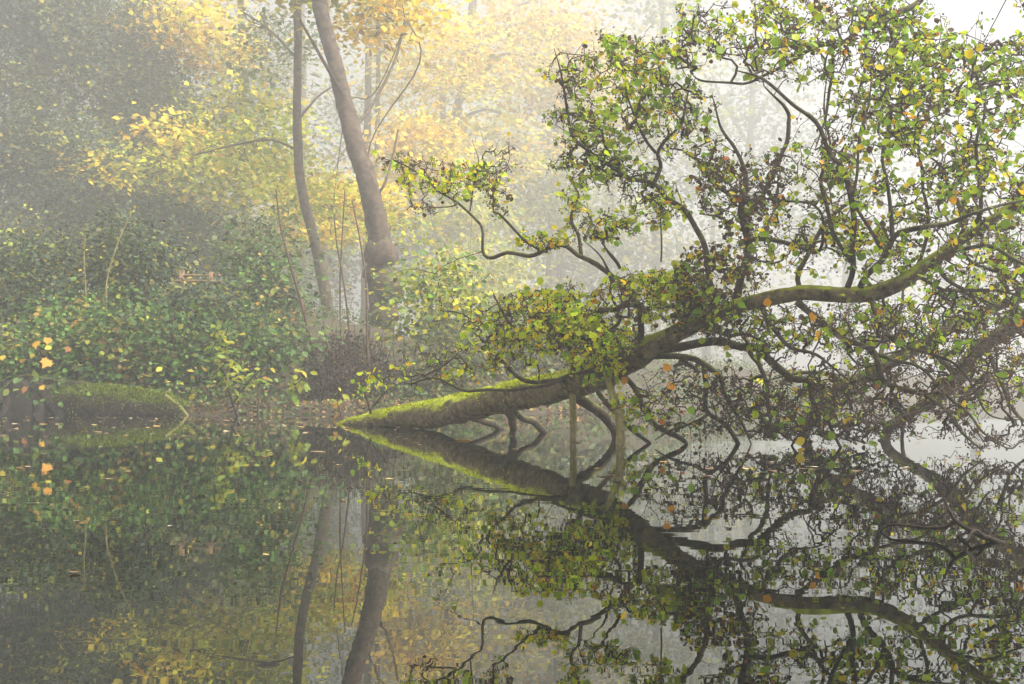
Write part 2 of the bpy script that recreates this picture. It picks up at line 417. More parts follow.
BR = [  # upper boughs and stems of the crown (pixel x, y, width, distance)
    [(846, 292, 9, 9.55), (852, 270, 8.5, 9.4), (857, 240, 8, 9.2), (851, 205, 7.5, 9.1), (846, 172, 7, 9.0), (832, 150, 6, 9.0), (815, 126, 6, 9.0), (790, 103, 5, 9.1), (764, 84, 4.5, 9.2), (735, 70, 3, 9.3)],
    [(851, 262, 7, 9.35), (836, 235, 6, 9.3), (828, 208, 6, 9.3), (824, 180, 5, 9.3), (830, 150, 4, 9.4), (824, 110, 3, 9.5), (828, 70, 2.5, 9.6)],
    [(861, 286, 9, 9.45), (868, 272, 8.5, 9.3), (885, 257, 8, 9.1), (893, 238, 8, 9.0), (912, 234, 7.5, 8.9), (930, 229, 6.5, 8.8), (955, 222, 6, 8.8), (978, 219, 5, 8.7), (1010, 205, 4, 8.7), (1050, 195, 3, 8.7)],
    [(893, 240, 7, 9.0), (890, 215, 6, 9.0), (885, 185, 5, 9.0), (882, 150, 4.5, 9.0), (890, 115, 4, 9.1), (885, 80, 3, 9.2), (893, 40, 2.5, 9.3)],
    [(886, 256, 6.5, 9.1), (870, 232, 5.5, 9.0), (857, 203, 5, 8.9), (853, 178, 4.5, 8.9), (862, 135, 4, 8.9), (862, 95, 3, 9.0), (870, 60, 2.2, 9.0)],
    [(908, 276, 6, 9.4), (920, 258, 5.5, 9.5), (928, 222, 5, 9.6), (928, 180, 4.5, 9.7), (920, 140, 4, 9.8), (930, 100, 3, 9.9), (935, 50, 2.5, 10)],
    [(955, 246, 6.5, 9.3), (960, 225, 6, 9.4), (962, 205, 5.5, 9.5), (953, 182, 5, 9.6), (940, 165, 4, 9.7), (918, 148, 3, 9.8)],
    [(970, 234, 7, 9.3), (980, 208, 6.5, 9.2), (982, 180, 6, 9.2), (978, 150, 5, 9.2), (985, 110, 4, 9.2), (980, 70, 3, 9.3), (990, 30, 2.5, 9.3)],
    [(950, 250, 6, 9.3), (970, 248, 6.5, 9.1), (993, 251, 6, 9.0), (1024, 260, 5, 8.9), (1060, 275, 3, 8.9)],
    [(960, 246, 5.5, 9.3), (980, 262, 5, 9.5), (1010, 280, 4.5, 9.6), (1040, 300, 3.5, 9.7)],
    [(938, 258, 6, 9.35), (945, 272, 5.5, 9.2), (965, 286, 5, 9.1), (995, 294, 4.5, 9.0), (1040, 305, 3, 9.0)],
    [(918, 276, 6, 9.4), (938, 288, 5, 9.6), (960, 289, 4.5, 9.8), (985, 300, 4, 10.), (1005, 322, 3, 10.1)],
    # high limb crossing the top from the upper right
    [(990, 224, 8, 9.2), (1060, 150, 8.5, 9.6), (1055, 40, 9, 10.0), (1000, -45, 9, 10.1), (945, -38, 9, 10.1), (917, -3, 9, 10.1), (897, 16, 8.5, 10.0), (880, 25, 8, 10.), (862, 27, 7, 10.), (838, 39, 6.5, 10.), (810, 53, 5.5, 10.0), (785, 68, 5, 10.), (755, 80, 4, 10.), (730, 86, 3.5, 10.1), (702, 79, 3, 10.2), (690, 72, 2, 10.2)],
    [(866, 27, 5, 10), (866, 55, 4.5, 9.9), (860, 90, 4, 9.8), (850, 130, 3.5, 9.6)],
    [(833, 42, 5, 10), (830, 75, 4.5, 10), (826, 115, 4, 9.9), (815, 150, 3, 9.8)],
    # left part of the crown
    [(720, 314, 9, 10.1), (710, 285, 8.5, 10.2), (703, 244, 8, 10.3), (688, 215, 7.5, 10.4), (667, 198, 7, 10.5), (652, 187, 6.5, 10.5), (625, 175, 6, 10.6), (600, 163, 5.5, 10.7), (585, 150, 5, 10.7), (576, 135, 4.5, 10.7), (570, 107, 4, 10.8), (559, 76, 3, 10.8), (554, 48, 2, 10.8)],
    [(652, 188, 6, 10.5), (661, 165, 5.5, 10.5), (656, 152, 5, 10.4), (668, 140, 4.5, 10.4), (680, 118, 3.5, 10.3), (690, 85, 2.5, 10.3)],
    [(656, 153, 4.5, 10.4), (640, 135, 4, 10.5), (628, 108, 3, 10.6), (622, 75, 2.2, 10.6)],
    [(735, 308, 10, 10.0), (742, 270, 11, 10.0), (746, 240, 12, 10.0), (745, 212, 11, 10.0), (748, 190, 9, 10.0), (742, 160, 6, 10.1), (722, 130, 4, 10.2), (712, 95, 3, 10.2)],
    [(746, 240, 7, 10.0), (770, 239, 6.5, 9.8), (800, 243, 6, 9.7), (818, 246, 5, 9.6), (828, 222, 4.5, 9.5), (815, 205, 4, 9.5), (787, 200, 3.5, 9.5), (745, 196, 3, 9.6)],
    [(800, 290, 7, 9.7), (794, 275, 7, 9.8), (811, 248, 6.5, 9.9), (828, 220, 6, 10.0), (845, 200, 5, 10.1), (870, 190, 3, 10.2)],
    [(747, 215, 7, 10.0), (765, 190, 6.5, 10.2), (785, 150, 6, 10.3), (790, 125, 5.5, 10.4), (783, 108, 5, 10.4), (764, 86, 4, 10.4)],
    [(748, 200, 6, 10), (722, 190, 6, 10.2), (700, 165, 5.5, 10.4), (682, 150, 4.5, 10.5)],
    [(745, 232, 5, 10), (722, 218, 4, 10.1), (700, 214, 3, 10.2)],
    # long arm to the left
    [(650, 316, 9, 10.9), (632, 295, 8.5, 11), (616, 282, 8, 11.1), (600, 269, 7.5, 11.2), (580, 254, 7, 11.4), (560, 251, 6, 11.5), (535, 250, 6, 11.7), (510, 255, 5.5, 11.8), (490, 257, 5, 11.9), (482, 247, 4.5, 12), (484, 230, 4, 12.0), (479, 217, 4, 12.1), (456, 201, 3.5, 12.2), (439, 190, 3, 12.3), (423, 176, 2.5, 12.4), (403, 163, 2, 12.4), (380, 158, 1.5, 12.4)],
    [(540, 250, 4.5, 11.6), (522, 237, 4, 11.5), (512, 222, 4, 11.5), (504, 214, 3.5, 11.5), (490, 212, 2.5, 11.5), (492, 195, 2, 11.5), (497, 180, 1.5, 11.5)],
    [(458, 202, 2.6, 12.2), (452, 207, 2.4, 12.1), (435, 207, 2, 12.0), (416, 208, 1.4, 12.0)],
    [(470, 211, 2.6, 12.2), (474, 185, 2.2, 12.3), (478, 160, 1.8, 12.3), (472, 140, 1.3, 12.3)],
    [(581, 255, 6, 11.4), (576, 235, 5, 11.5), (574, 212, 4.5, 11.6), (576, 192, 3.5, 11.6), (570, 180, 2, 11.6)],
    [(585, 238, 5, 11.6), (590, 222, 4.5, 11.7), (588, 212, 3.5, 11.7)],
    [(620, 268, 5, 11), (612, 258, 5, 10.9), (603, 244, 4, 10.9)],
    [(612, 283, 6, 11.1), (600, 260, 3, 11.0), (583, 240, 2.2, 11.0)],
    [(661, 262, 2.5, 10.4), (660, 240, 2.4, 10.4), (661, 205, 2.4, 10.5)],
    # bushy clump above the trunk
    [(640, 352, 9, 10.7), (640, 318, 8, 10.5), (634, 307, 7, 10.5), (612, 307, 6.5, 10.6), (597, 309, 6, 10.7), (587, 318, 5, 10.8), (575, 312, 3, 10.9)],
    [(610, 366, 8, 11.1), (600, 352, 7.5, 10.9), (590, 342, 6.5, 10.8), (563, 337, 5.5, 10.8), (545, 322, 4.5, 10.8), (518, 328, 3.5, 10.9), (500, 308, 2.8, 11), (492, 290, 2, 11)],
    [(585, 376, 7, 11.2), (570, 350, 6, 11.0), (553, 352, 5.5, 11), (548, 335, 4.5, 11), (556, 310, 3.5, 11.1), (545, 288, 2.5, 11.2)],
    [(560, 380, 7, 11.5), (540, 384, 5.5, 11.2), (518, 379, 5, 11.2), (498, 366, 4, 11.3), (488, 345, 3, 11.4), (470, 330, 2, 11.5)],
    [(630, 358, 6.5, 10.6), (600, 368, 5.5, 10.7), (563, 380, 5, 10.9), (525, 387, 4.4, 11.1), (477, 392, 3.8, 11.4), (457, 387, 3.2, 11.6), (440, 380, 2.8, 11.7), (424, 375, 2.4, 11.8), (408, 381, 2, 11.9), (385, 372, 1.5, 12)],
    [(424, 376, 2.2, 11.8), (448, 364, 2, 11.6), (462, 350, 1.5, 11.6)],
    [(372, 417, 3.6, 15.8), (368, 402, 3.2, 15.7), (365, 388, 2.4, 15.7), (370, 372, 1.6, 15.6)],
    [(372, 408, 2.4, 15.8), (385, 392, 2.0, 15.7), (400, 383, 1.5, 15.6)],
    [(598, 376, 5, 11), (606, 340, 5, 10.8), (613, 318, 4.5, 10.7), (610, 290, 3.5, 10.7), (618, 272, 2.5, 10.7)],
    [(680, 326, 7, 10.3), (690, 300, 6, 10.3), (680, 285, 5, 10.3), (662, 280, 4, 10.4), (650, 270, 2.5, 10.4)],
    # drooping boughs under the crown
    [(655, 350, 11, 10.7), (683, 344.5, 11, 10.5), (715, 344, 10, 10.4), (744, 346, 9.5, 10.3), (762, 357, 9, 10.2), (777, 367, 8.5, 10.2), (795, 375, 8, 10.1), (811, 381, 7.5, 10.1), (816, 397, 6.5, 10.1), (818, 414, 6, 10.1), (811, 425, 5, 10.1), (800, 437, 4.5, 10.2), (788, 452, 3, 10.2)],
    [(750, 352, 6, 10.25), (758, 368, 5.5, 10.0), (765, 388, 5, 9.9), (764, 406, 4, 9.9), (772, 430, 3, 9.9)],
    [(652, 356, 8, 10.8), (678, 359, 7.5, 10.7), (703, 365, 7.5, 10.6), (719, 373, 7, 10.5), (725, 390, 6.5, 10.5), (733, 406, 5, 10.5), (745, 425, 3.5, 10.5), (752, 446, 2.4, 10.5)],
    [(704, 366, 6, 10.6), (703, 388, 6, 10.6), (708, 413, 6, 10.6), (722, 426, 6, 10.6), (736, 444.5, 5.5, 10.6), (745, 462, 4, 10.6)],
    [(708, 414, 4.5, 10.6), (690, 424, 4, 10.5), (672, 432, 3.5, 10.4), (655, 440, 3, 10.4)],
    [(598, 392, 6, 11.2), (614, 416, 5.5, 10.9), (630, 433, 5, 10.7), (646, 447, 4.5, 10.6), (660, 458, 3, 10.6)],
    [(622, 372, 6.5, 10.9), (630, 388, 6.5, 10.7), (642, 410, 6, 10.5), (655, 425, 6, 10.5), (675, 438, 6, 10.5), (690, 450, 4, 10.5)],
    [(816, 405, 5, 10.1), (830, 420, 4.5, 10), (842, 445, 4, 9.9), (850, 465, 3, 9.9)],
    [(797, 302, 8.5, 9.7), (818, 319, 7.5, 9.6), (845, 335, 7, 9.5), (865, 349, 6.5, 9.4), (876, 367, 6.5, 9.3), (893, 381, 6, 9.2), (916, 391, 5.5, 9.1), (932, 402, 5, 9.0), (949, 413, 4.5, 8.9), (962, 429, 4, 8.8), (984, 452, 3, 8.7)],
    [(868, 352, 5, 9.4), (900, 360, 4.5, 9.2), (923, 368, 4, 9.0), (943, 392, 4, 8.9), (965, 413, 3.5, 8.8), (986, 428, 3, 8.7), (1012, 447, 2, 8.6)],
    [(870, 296, 6, 9.5), (878, 320, 5.5, 9.3), (900, 345, 4.5, 9.2), (930, 350, 4, 9.1), (960, 372, 3, 9.0), (985, 410, 2.5, 9), (1030, 420, 2, 8.9)],
    [(760, 303, 7, 9.9), (775, 325, 6, 9.7), (790, 345, 5, 9.6), (820, 358, 4, 9.5), (850, 382, 3, 9.5)],
    [(705, 328, 6, 10.2), (725, 335, 5, 10.0), (745, 328, 4, 9.9), (770, 345, 3, 9.8)],
    [(748, 345, 5, 10.3), (742, 330, 5, 10.2), (748, 318, 4, 10.1)],
    # limbs that prop the trunk in the water
    [(500, 400, 10, 12.8), (505, 410, 10, 12.6), (511, 424, 9, 12.5), (512, 434, 8.5, 12.5), (508, 448, 7, 12.5)],
    [(509, 408, 8.5, 12.7), (526, 420, 8, 12.9), (543, 432, 7.5, 13.2), (556, 442, 6, 13.3)],
    [(462, 414, 9, 13.7), (482, 419, 8.5, 14.0), (498, 426, 8, 14.4), (515, 436, 6, 14.6)],
    [(574, 396, 13, 11.7), (588, 404, 13, 11.6), (603, 415, 12.5, 11.6), (615, 434, 11, 11.7), (618, 455, 9, 11.7)],
]
for pts in BR:
    pts = [(a_, b_, w_ * (.72 if b_ < 300 else .85), d_) for a_, b_, w_, d_ in pts]
    big = max(p_[2] for p_ in pts)
    limb('branch', pts, alder, M_ALDER, sides=8 if big > 6 else 6, rough=.06, step=.06, jitter=.022)
# pale mossy sticks standing in the water against the trunk
for pts in ([(572, 395, 6.5, 11.3), (573.5, 412, 7, 11.25), (573, 441, 7, 11.25), (573, 470, 7, 11.25)],
            [(606, 372, 6, 10.6), (609, 384, 7, 10.5), (614, 399, 8, 10.4), (620, 420, 9, 10.35), (620, 446, 8.5, 10.35), (617, 480, 8, 10.35)]):
    limb('prop_branch', pts, alder, M_STICK, sides=8, rough=.06, step=.05, to_skel=False)

GAPS = [(748, 128, 34, 30), (640, 254, 30, 20), (520, 280, 40, 12), (905, 172, 18, 14), (540, 215, 26, 22), (652, 18, 26, 20), (985, 20, 40, 24), (700, 225, 14, 12),
        (990, 420, 18, 16), (810, 140, 10, 20), (600, 200, 12, 8), (930, 425, 14, 12)]
# (cx, cy, rx, ry, distance, depth spread, twigs, leaves per twig, cones per twig, palette)
GRN = [(32, (.22, .38, .008)), (42, (.46, .58, .01)), (10, (.86, .66, .01)), (2, (.82, .36, .008)), (12, (.10, .05, .025))]
YEL = [(22, (.25, .42, .008)), (50, (.54, .64, .01)), (16, (.88, .70, .01)), (3, (.86, .38, .008)), (7, (.10, .05, .02))]
BRN = [(22, (.15, .26, .01)), (16, (.36, .42, .01)), (7, (.72, .52, .01)), (3, (.5, .18, .01)), (50, (.08, .038, .018))]
CROWN = [
    (1052, 60, 40, 90, 9.8, .7, 130, 2.8, 2, GRN), (970, -45, 80, 30, 10.1, .7, 120, 2.8, 2, GRN), (1080, 190, 40, 60, 9.2, .7, 70, 2.6, 2, GRN),
    (668, 95, 36, 50, 10.5, .6, 120, 2.6, 2.0, GRN), (640, 60, 40, 30, 10.6, .6, 80, 2.4, 2.0, GRN), (590, 150, 36, 40, 10.8, .5, 90, 2.4, 2.0, YEL), (880, 20, 70, 30, 9.8, .8, 120, 2.6, 2.0, GRN), (1000, 40, 40, 50, 9.5, .8, 90, 2.6, 2, GRN),
    (612, 110, 66, 78, 10.7, .9, 420, 2.6, 2.0, GRN), (578, 90, 22, 45, 10.8, .4, 40, 2.2, 2.0, GRN), (548, 72, 14, 12, 10.8, .2, 14, 2.0, 2, GRN), (556, 118, 16, 12, 10.8, .2, 14, 2.0, 2, GRN), (600, 40, 20, 12, 10.7, .2, 18, 2, 2, GRN), (563, 165, 18, 14, 10.8, .3, 20, 2, 2, YEL), (690, 35, 48, 36, 10.3, .8, 170, 2.2, 2.0, GRN),
    (800, 35, 95, 55, 9.9, 1.0, 380, 2.6, 2.4, GRN), (950, 95, 85, 80, 9.5, 1.1, 560, 3.2, 2.2, GRN), (890, 70, 60, 70, 9.6, 1.0, 260, 2.6, 2.4, GRN),
    (745, 190, 55, 60, 10.0, .8, 320, 2.2, 3.0, BRN), (690, 130, 40, 50, 10.4, .6, 120, 2.0, 2.4, GRN), (850, 160, 75, 70, 9.4, 1.0, 330, 2.4, 2.6, GRN), (960, 190, 85, 50, 9.3, 1.0, 320, 2.8, 2.2, GRN),
    (800, 240, 70, 40, 9.8, .8, 180, 2.4, 2.0, YEL), (900, 250, 70, 40, 9.4, .9, 200, 2.4, 2.2, GRN), (1000, 265, 60, 60, 9.3, .9, 190, 2.2, 2.4, GRN), (1060, 150, 50, 130, 9.4, 1.0, 220, 2.4, 2, GRN),
    (450, 180, 60, 24, 12.3, .45, 170, 3.4, 1.8, YEL), (400, 162, 26, 12, 12.4, .3, 40, 2.4, 2.4, GRN), (500, 165, 22, 30, 12.0, .3, 46, 1.2, 2.2, GRN), (495, 200, 16, 22, 11.6, .25, 36, 2.0, 3.0, BRN), (545, 240, 36, 13, 11.6, .3, 60, 3.0, 2.2, YEL), (425, 208, 18, 9, 12.0, .2, 20, .5, 2.5, BRN),
    (576, 205, 22, 32, 11.6, .3, 60, 2.0, 2.2, YEL), (612, 228, 32, 22, 11.0, .4, 80, 2.2, 2.6, YEL), (655, 205, 40, 22, 10.6, .5, 90, 2.4, 2.4, YEL), (625, 180, 50, 22, 10.7, .5, 100, 2.4, 2.0, GRN),
    (555, 325, 66, 46, 11.0, .9, 430, 3.0, 2.6, YEL), (500, 335, 45, 45, 11.3, .6, 150, 2.0, 2.2, YEL), (600, 345, 50, 40, 10.7, .7, 260, 2.4, 3.0, YEL), (655, 295, 60, 32, 10.4, .8, 340, 3.2, 2.6, YEL), (720, 280, 50, 40, 10.0, .8, 240, 2.8, 3.0, BRN), (700, 320, 40, 22, 10.1, .5, 120, 1.8, 3.0, BRN),
    (440, 366, 52, 26, 11.8, .4, 80, 1.3, 1.6, YEL), (390, 378, 30, 14, 12.0, .3, 26, 1.2, 1.2, YEL), (366, 384, 16, 18, 15.6, .3, 22, 1.4, .8, YEL), (445, 290, 20, 25, 12, .3, 18, 1.4, 1.4, YEL),
    (770, 330, 70, 35, 9.9, .8, 190, 1.7, 2.6, GRN), (860, 325, 80, 30, 9.5, .9, 190, 1.5, 2.8, GRN), (940, 325, 70, 36, 9.4, .9, 200, 1.2, 3.0, GRN),
    (700, 395, 70, 38, 10.4, .8, 240, 1.2, 2.8, BRN), (780, 405, 70, 38, 10.0, .8, 300, .9, 3.4, BRN), (860, 395, 60, 45, 9.6, .8, 280, .8, 3.4, BRN), (940, 390, 50, 45, 9.2, .8, 170, .5, 3.4, BRN), (1000, 350, 40, 50, 9.1, .7, 130, .6, 3.4, BRN),
    (640, 410, 40, 24, 10.6, .5, 80, 1.4, 2.2, YEL), (965, 405, 60, 40, 8.9, .6, 110, .3, 2.6, BRN), (915, 425, 60, 18, 9.2, .6, 90, .3, 2.4, BRN), (1000, 435, 40, 22, 8.8, .4, 60, .2, 2.4, BRN), (740, 432, 90, 14, 10.3, .6, 90, .4, 2.2, BRN), (1010, 330, 40, 60, 8.9, .6, 70, .5, 3, BRN), (990, 445, 30, 20, 8.7, .3, 26, .1, 2.4, BRN), (825, 435, 80, 12, 9.9, .6, 120, .4, 2.6, BRN),
]
att = []; att_r = []
for i, c in enumerate(CROWN):
    a = blob(*c[:6], int(c[6] * (1.4 if c[1] < 315 else 1.9)), gaps=GAPS); a = a[a[:, 2] > .03]
    att.append(a); att_r += [i] * len(a)
att = np.vstack(att); att_r = np.array(att_r)
S = np.vstack(skel[0:1] + [s_[len(s_) // 6:] for s_ in skel[1:]])
S = S[S[:, 2] > .1]
chains = grow(S, att, wiggle=.07, seg=.09, r0=.0023, rpow=.46, rmax=.017, kink=.026)
tw = MB(); lv = MB(); cn = MB()
LP, LN, LU, LS, LC = [], [], [], [], []
CONE_V = np.array([(0, 0, 0), (.5, .35, 0), (-.25, .35, .43), (-.25, .35, -.43), (0, 1, 0)]); CONE_F = np.array([(0, 1, 2), (0, 2, 3), (0, 3, 1), (4, 2, 1), (4, 3, 2), (4, 1, 3)])
CP = []
for pts, r, ai in chains:
    tube(tw, pts, r, 4 if r[0] > .006 else 3, cap=False)
    cfg = CROWN[att_r[ai]]
    tip_ = pts[-1] * 5.5; lush = np.clip(1 + 1.1 * np.sin(tip_[0] + 1.7 * np.sin(tip_[2] * .8)) * np.sin(tip_[2] * 1.1 + np.sin(tip_[1])) + .5 * np.sin(tip_[0] * 2.3 + tip_[1] * 1.9), .12, 2.4)
    nl = rng.poisson(lush * cfg[7] * (.54 if cfg[1] < 315 else .56 if cfg[9] is YEL else .42)); nc = rng.poisson(cfg[8] * (.8 if cfg[1] < 315 else .42))
    n = len(pts)
    if nl:
        f = rng.uniform(.5, 1, nl) ** .7 * (n - 1); i0 = np.minimum(f.astype(int), n - 2); fr_ = (f - i0)[:, None]
        p = pts[i0] * (1 - fr_) + pts[i0 + 1] * fr_ + rng.normal(0, .018, (nl, 3))
        LP.append(p); LU.append(pts[-1] - pts[0] + rng.normal(0, .25, (nl, 3)) + np.array((0, 0, -.06)))
        LC.append(pick(cfg[9], nl))
    if nc:
        f = rng.uniform(.35, 1, nc) * (n - 1); i0 = np.minimum(f.astype(int), n - 2)
        CP.append(pts[i0] + rng.normal(0, .02, (nc, 3)))
LP = np.vstack(LP); LU = np.vstack(LU); LC = np.vstack(LC); nL = len(LP)
LN = rng.normal(size=(nL, 3)) * np.array((.75, .75, .6)) + np.array((.1, -.35, .6))
dull = LC[:, 1] < .06
LS = np.where(dull, rng.uniform(.035, .06, nL), np.clip(.047 * np.exp(rng.normal(0, .33, nL)), .02, .085))
vis = (LS / LP[:, 1]) * np.abs(LN[:, 1] / np.linalg.norm(LN, axis=1)) * np.where(dull, 0, 1)
vx = LP[:, 0] / LP[:, 1] * F + 512; vy = YH - (LP[:, 2] - CH) / LP[:, 1] * F
vis[(vx < 5) | (vx > 1019) | (vy < 5)] = 0
top = np.argsort(-vis)[:290]
rest = np.ones(nL, bool); rest[top] = False
add_leaves(lv, LP[rest], LN[rest], LU[rest], LS[rest], LC[rest], ALDER_V, ALDER_F, .22)
tag(tw.build('twigs', M_TWIG, alder), kind='stuff')
tag(lv.build('foliage', M_LEAF, alder), kind='stuff')
CP = np.vstack(CP); nC = len(CP)
add_leaves(cn, CP, rng.normal(size=(nC, 3)), rng.normal(size=(nC, 3)) * .6 + np.array((0, 0, -.7)), rng.uniform(.014, .026, nC), pick([(3, (.07, .042, .03)), (2, (.12, .065, .045)), (1, (.18, .085, .05))], nC), CONE_V, CONE_F)
tag(cn.build('cones', M_CONE, alder), kind='stuff')

def leaf_meshes(tagname, mat, palette, V, Fc, nvar):
    out_ = []
    for c in palette:
        for q in range(nvar):
            mb = MB(); vv = V.copy(); vv[:, 2] += rng.normal(0, .025, len(V)); vv[:, 0] *= rng.uniform(.85, 1.1)
            mb.add(vv, Fc, np.asarray(c)); out_.append((np.asarray(c), mb.mesh(tagname, mat)))
    return out_

def place_leaf(name, me, pos, nrm, up, size, parent):
    from mathutils import Matrix
    x, y, z = rot_frames(nrm[None], up[None])
    R = Matrix((x[0] * size, y[0] * size, z[0] * size)).transposed().to_4x4()
    R.translation = Vector(pos)
    o = bpy.data.objects.new(name, me); col.objects.link(o); o.matrix_world = R
    o.parent = parent
    return o

apal = [c for w_, c in GRN[:4]] + [(.54, .64, .01), (.88, .70, .01), (.28, .44, .01)]
amesh = leaf_meshes('leaf', M_LEAF, apal, ALDER_V, ALDER_F, 3)
ac = np.array([c for c, me in amesh])
for i in top:
    dd_ = np.linalg.norm(ac - LC[i], axis=1) + rng.uniform(0, .01, len(ac))
    place_leaf('leaf', amesh[int(np.argmin(dd_))][1], LP[i], LN[i], LU[i], LS[i], alder)

# ------------------------------------------------------------------ second and third alder stems rising from the water on the right
def small_alder(label, pts, twigs, leafn, conen):
    root = empty('leaning_alder', label, 'tree', None)
    global skel
    keep_ = skel; skel = []
    limb('trunk', pts, root, M_ALDER, sides=12, rough=.06, step=.06)
    for br in twigs[0]: limb('branch', br, root, M_ALDER, sides=6, rough=.05, step=.06, jitter=.01)
    sk = np.vstack(skel); sk = sk[sk[:, 2] > .25]; skel = keep_
    a = np.vstack([blob(*b_) for b_ in twigs[1]]); a = a[a[:, 2] > .05]
    ch = grow(sk, a, wiggle=.11, seg=.1, r0=.0024, rpow=.45, rmax=.014, kink=.02)
    t1 = MB(); l1 = MB(); c1 = MB(); lp = []; lu = []; cp = []
    for pts_, r, ai in ch:
        tube(t1, pts_, r, 3, cap=False)
        k1 = rng.poisson(leafn); k2 = rng.poisson(conen)
        if k1: lp.append(pts_[rng.integers(1, len(pts_), k1)] + rng.normal(0, .02, (k1, 3))); lu.append(rng.normal(size=(k1, 3)) + np.array((0, 0, -.3)))
        if k2: cp.append(pts_[rng.integers(1, len(pts_), k2)] + rng.normal(0, .02, (k2, 3)))
    lp = np.vstack(lp); lu = np.vstack(lu); cp = np.vstack(cp)
    add_leaves(l1, lp, rng.normal(size=lp.shape) * .7 + np.array((0, -.2, .5)), lu, np.clip(rng.normal(.06, .012, len(lp)), .03, .09), pick(GRN, len(lp)), ALDER_V, ALDER_F)
    add_leaves(c1, cp, rng.normal(size=cp.shape), rng.normal(size=cp.shape) * .6 + np.array((0, 0, -.7)), rng.uniform(.014, .026, len(cp)), pick([(3, (.07, .042, .03)), (2, (.12, .065, .045)), (1, (.18, .085, .05))], len(cp)), CONE_V, CONE_F)
    tag(t1.build('twigs', M_TWIG, root), kind='stuff'); tag(l1.build('foliage', M_LEAF, root), kind='stuff'); tag(c1.build('cones', M_CONE, root), kind='stuff')
    return root

small_alder('bent alder stem curving out of the water at right against white fog',
    [(886, 460, 9, 11.6), (885, 440, 9.5, 11.6), (889, 428, 10, 11.6), (903, 417, 11, 11.6), (922, 406, 12, 11.6), (942, 394, 15, 11.6), (957, 379, 17, 11.6), (969, 361, 16, 11.6), (981, 346, 15.5, 11.6), (1006, 331, 15, 11.6), (1045, 302, 17, 11.6), (1090, 260, 15, 11.6), (1130, 200, 12, 11.7), (1150, 120, 8, 11.8)],
    ([[(905, 418, 5, 11.6), (902, 430, 4.5, 11.5), (903, 446, 4, 11.5), (901, 462, 3, 11.5)], [(958, 378, 7, 11.6), (940, 360, 6, 11.7), (915, 350, 5, 11.9), (880, 355, 3, 12.)], [(985, 345, 6, 11.6), (1000, 380, 5, 11.4), (1015, 410, 4, 11.3), (1040, 430, 3, 11.2)],
      [(1040, 305, 7, 11.6), (1020, 270, 6, 11.8), (1000, 240, 4, 12), (985, 200, 3, 12.1)]],
     [(940, 350, 70, 40, 11.8, .7, 170), (1000, 375, 50, 40, 11.4, .6, 130), (1010, 260, 60, 60, 11.9, .8, 170), (960, 410, 50, 25, 11.4, .5, 60), (1100, 200, 60, 80, 11.7, .9, 160), (1150, 130, 60, 70, 11.8, .9, 200), (1160, 60, 50, 60, 11.9, .8, 120)]), .6, 2.4)
small_alder('alder stem rising from the water below the main bough, half hidden by twigs',
    [(800, 455, 10, 12.0), (806, 430, 11, 12.0), (815, 410, 12, 12.0), (830, 396, 12.5, 12), (850, 384, 13, 12), (877, 370, 13, 12.1), (914, 349, 12, 12.2), (945, 332, 11, 12.3), (972, 317, 10, 12.4), (1020, 299, 9, 12.5), (1070, 290, 7, 12.6)],
    ([[(845, 387, 6, 12), (830, 375, 5, 12.1), (800, 372, 4, 12.3), (770, 380, 3, 12.4)], [(880, 369, 6, 12.1), (885, 340, 5, 12.3), (900, 310, 4, 12.5), (905, 280, 3, 12.6)]],
     [(800, 390, 60, 30, 12.2, .6, 160), (880, 340, 60, 45, 12.3, .7, 170), (850, 415, 60, 22, 12.0, .5, 130), (960, 300, 60, 40, 12.4, .7, 130)]), .8, 2.4)

# ------------------------------------------------------------------ woodland behind: trees with traced trunks
MAPLE = [(42, (.90, .50, .008)), (32, (.88, .60, .012)), (14, (.5, .48, .02)), (7, (.85, .42, .01)), (5, (.2, .25, .04))]
LIME = [(42, (.34, .40, .02)), (28, (.58, .50, .02)), (18, (.16, .24, .02)), (12, (.75, .5, .02))]
GREY = [(60, (.10, .13, .05)), (25, (.15, .18, .06)), (10, (.3, .28, .06)), (5, (.4, .25, .06))]
DARK = [(50, (.04, .07, .034)), (34, (.09, .135, .05)), (12, (.28, .3, .04)), (4, (.6, .45, .03))]

def D(d):
    return d + min(max(d - 22, 0) * 2.3, 58.0)

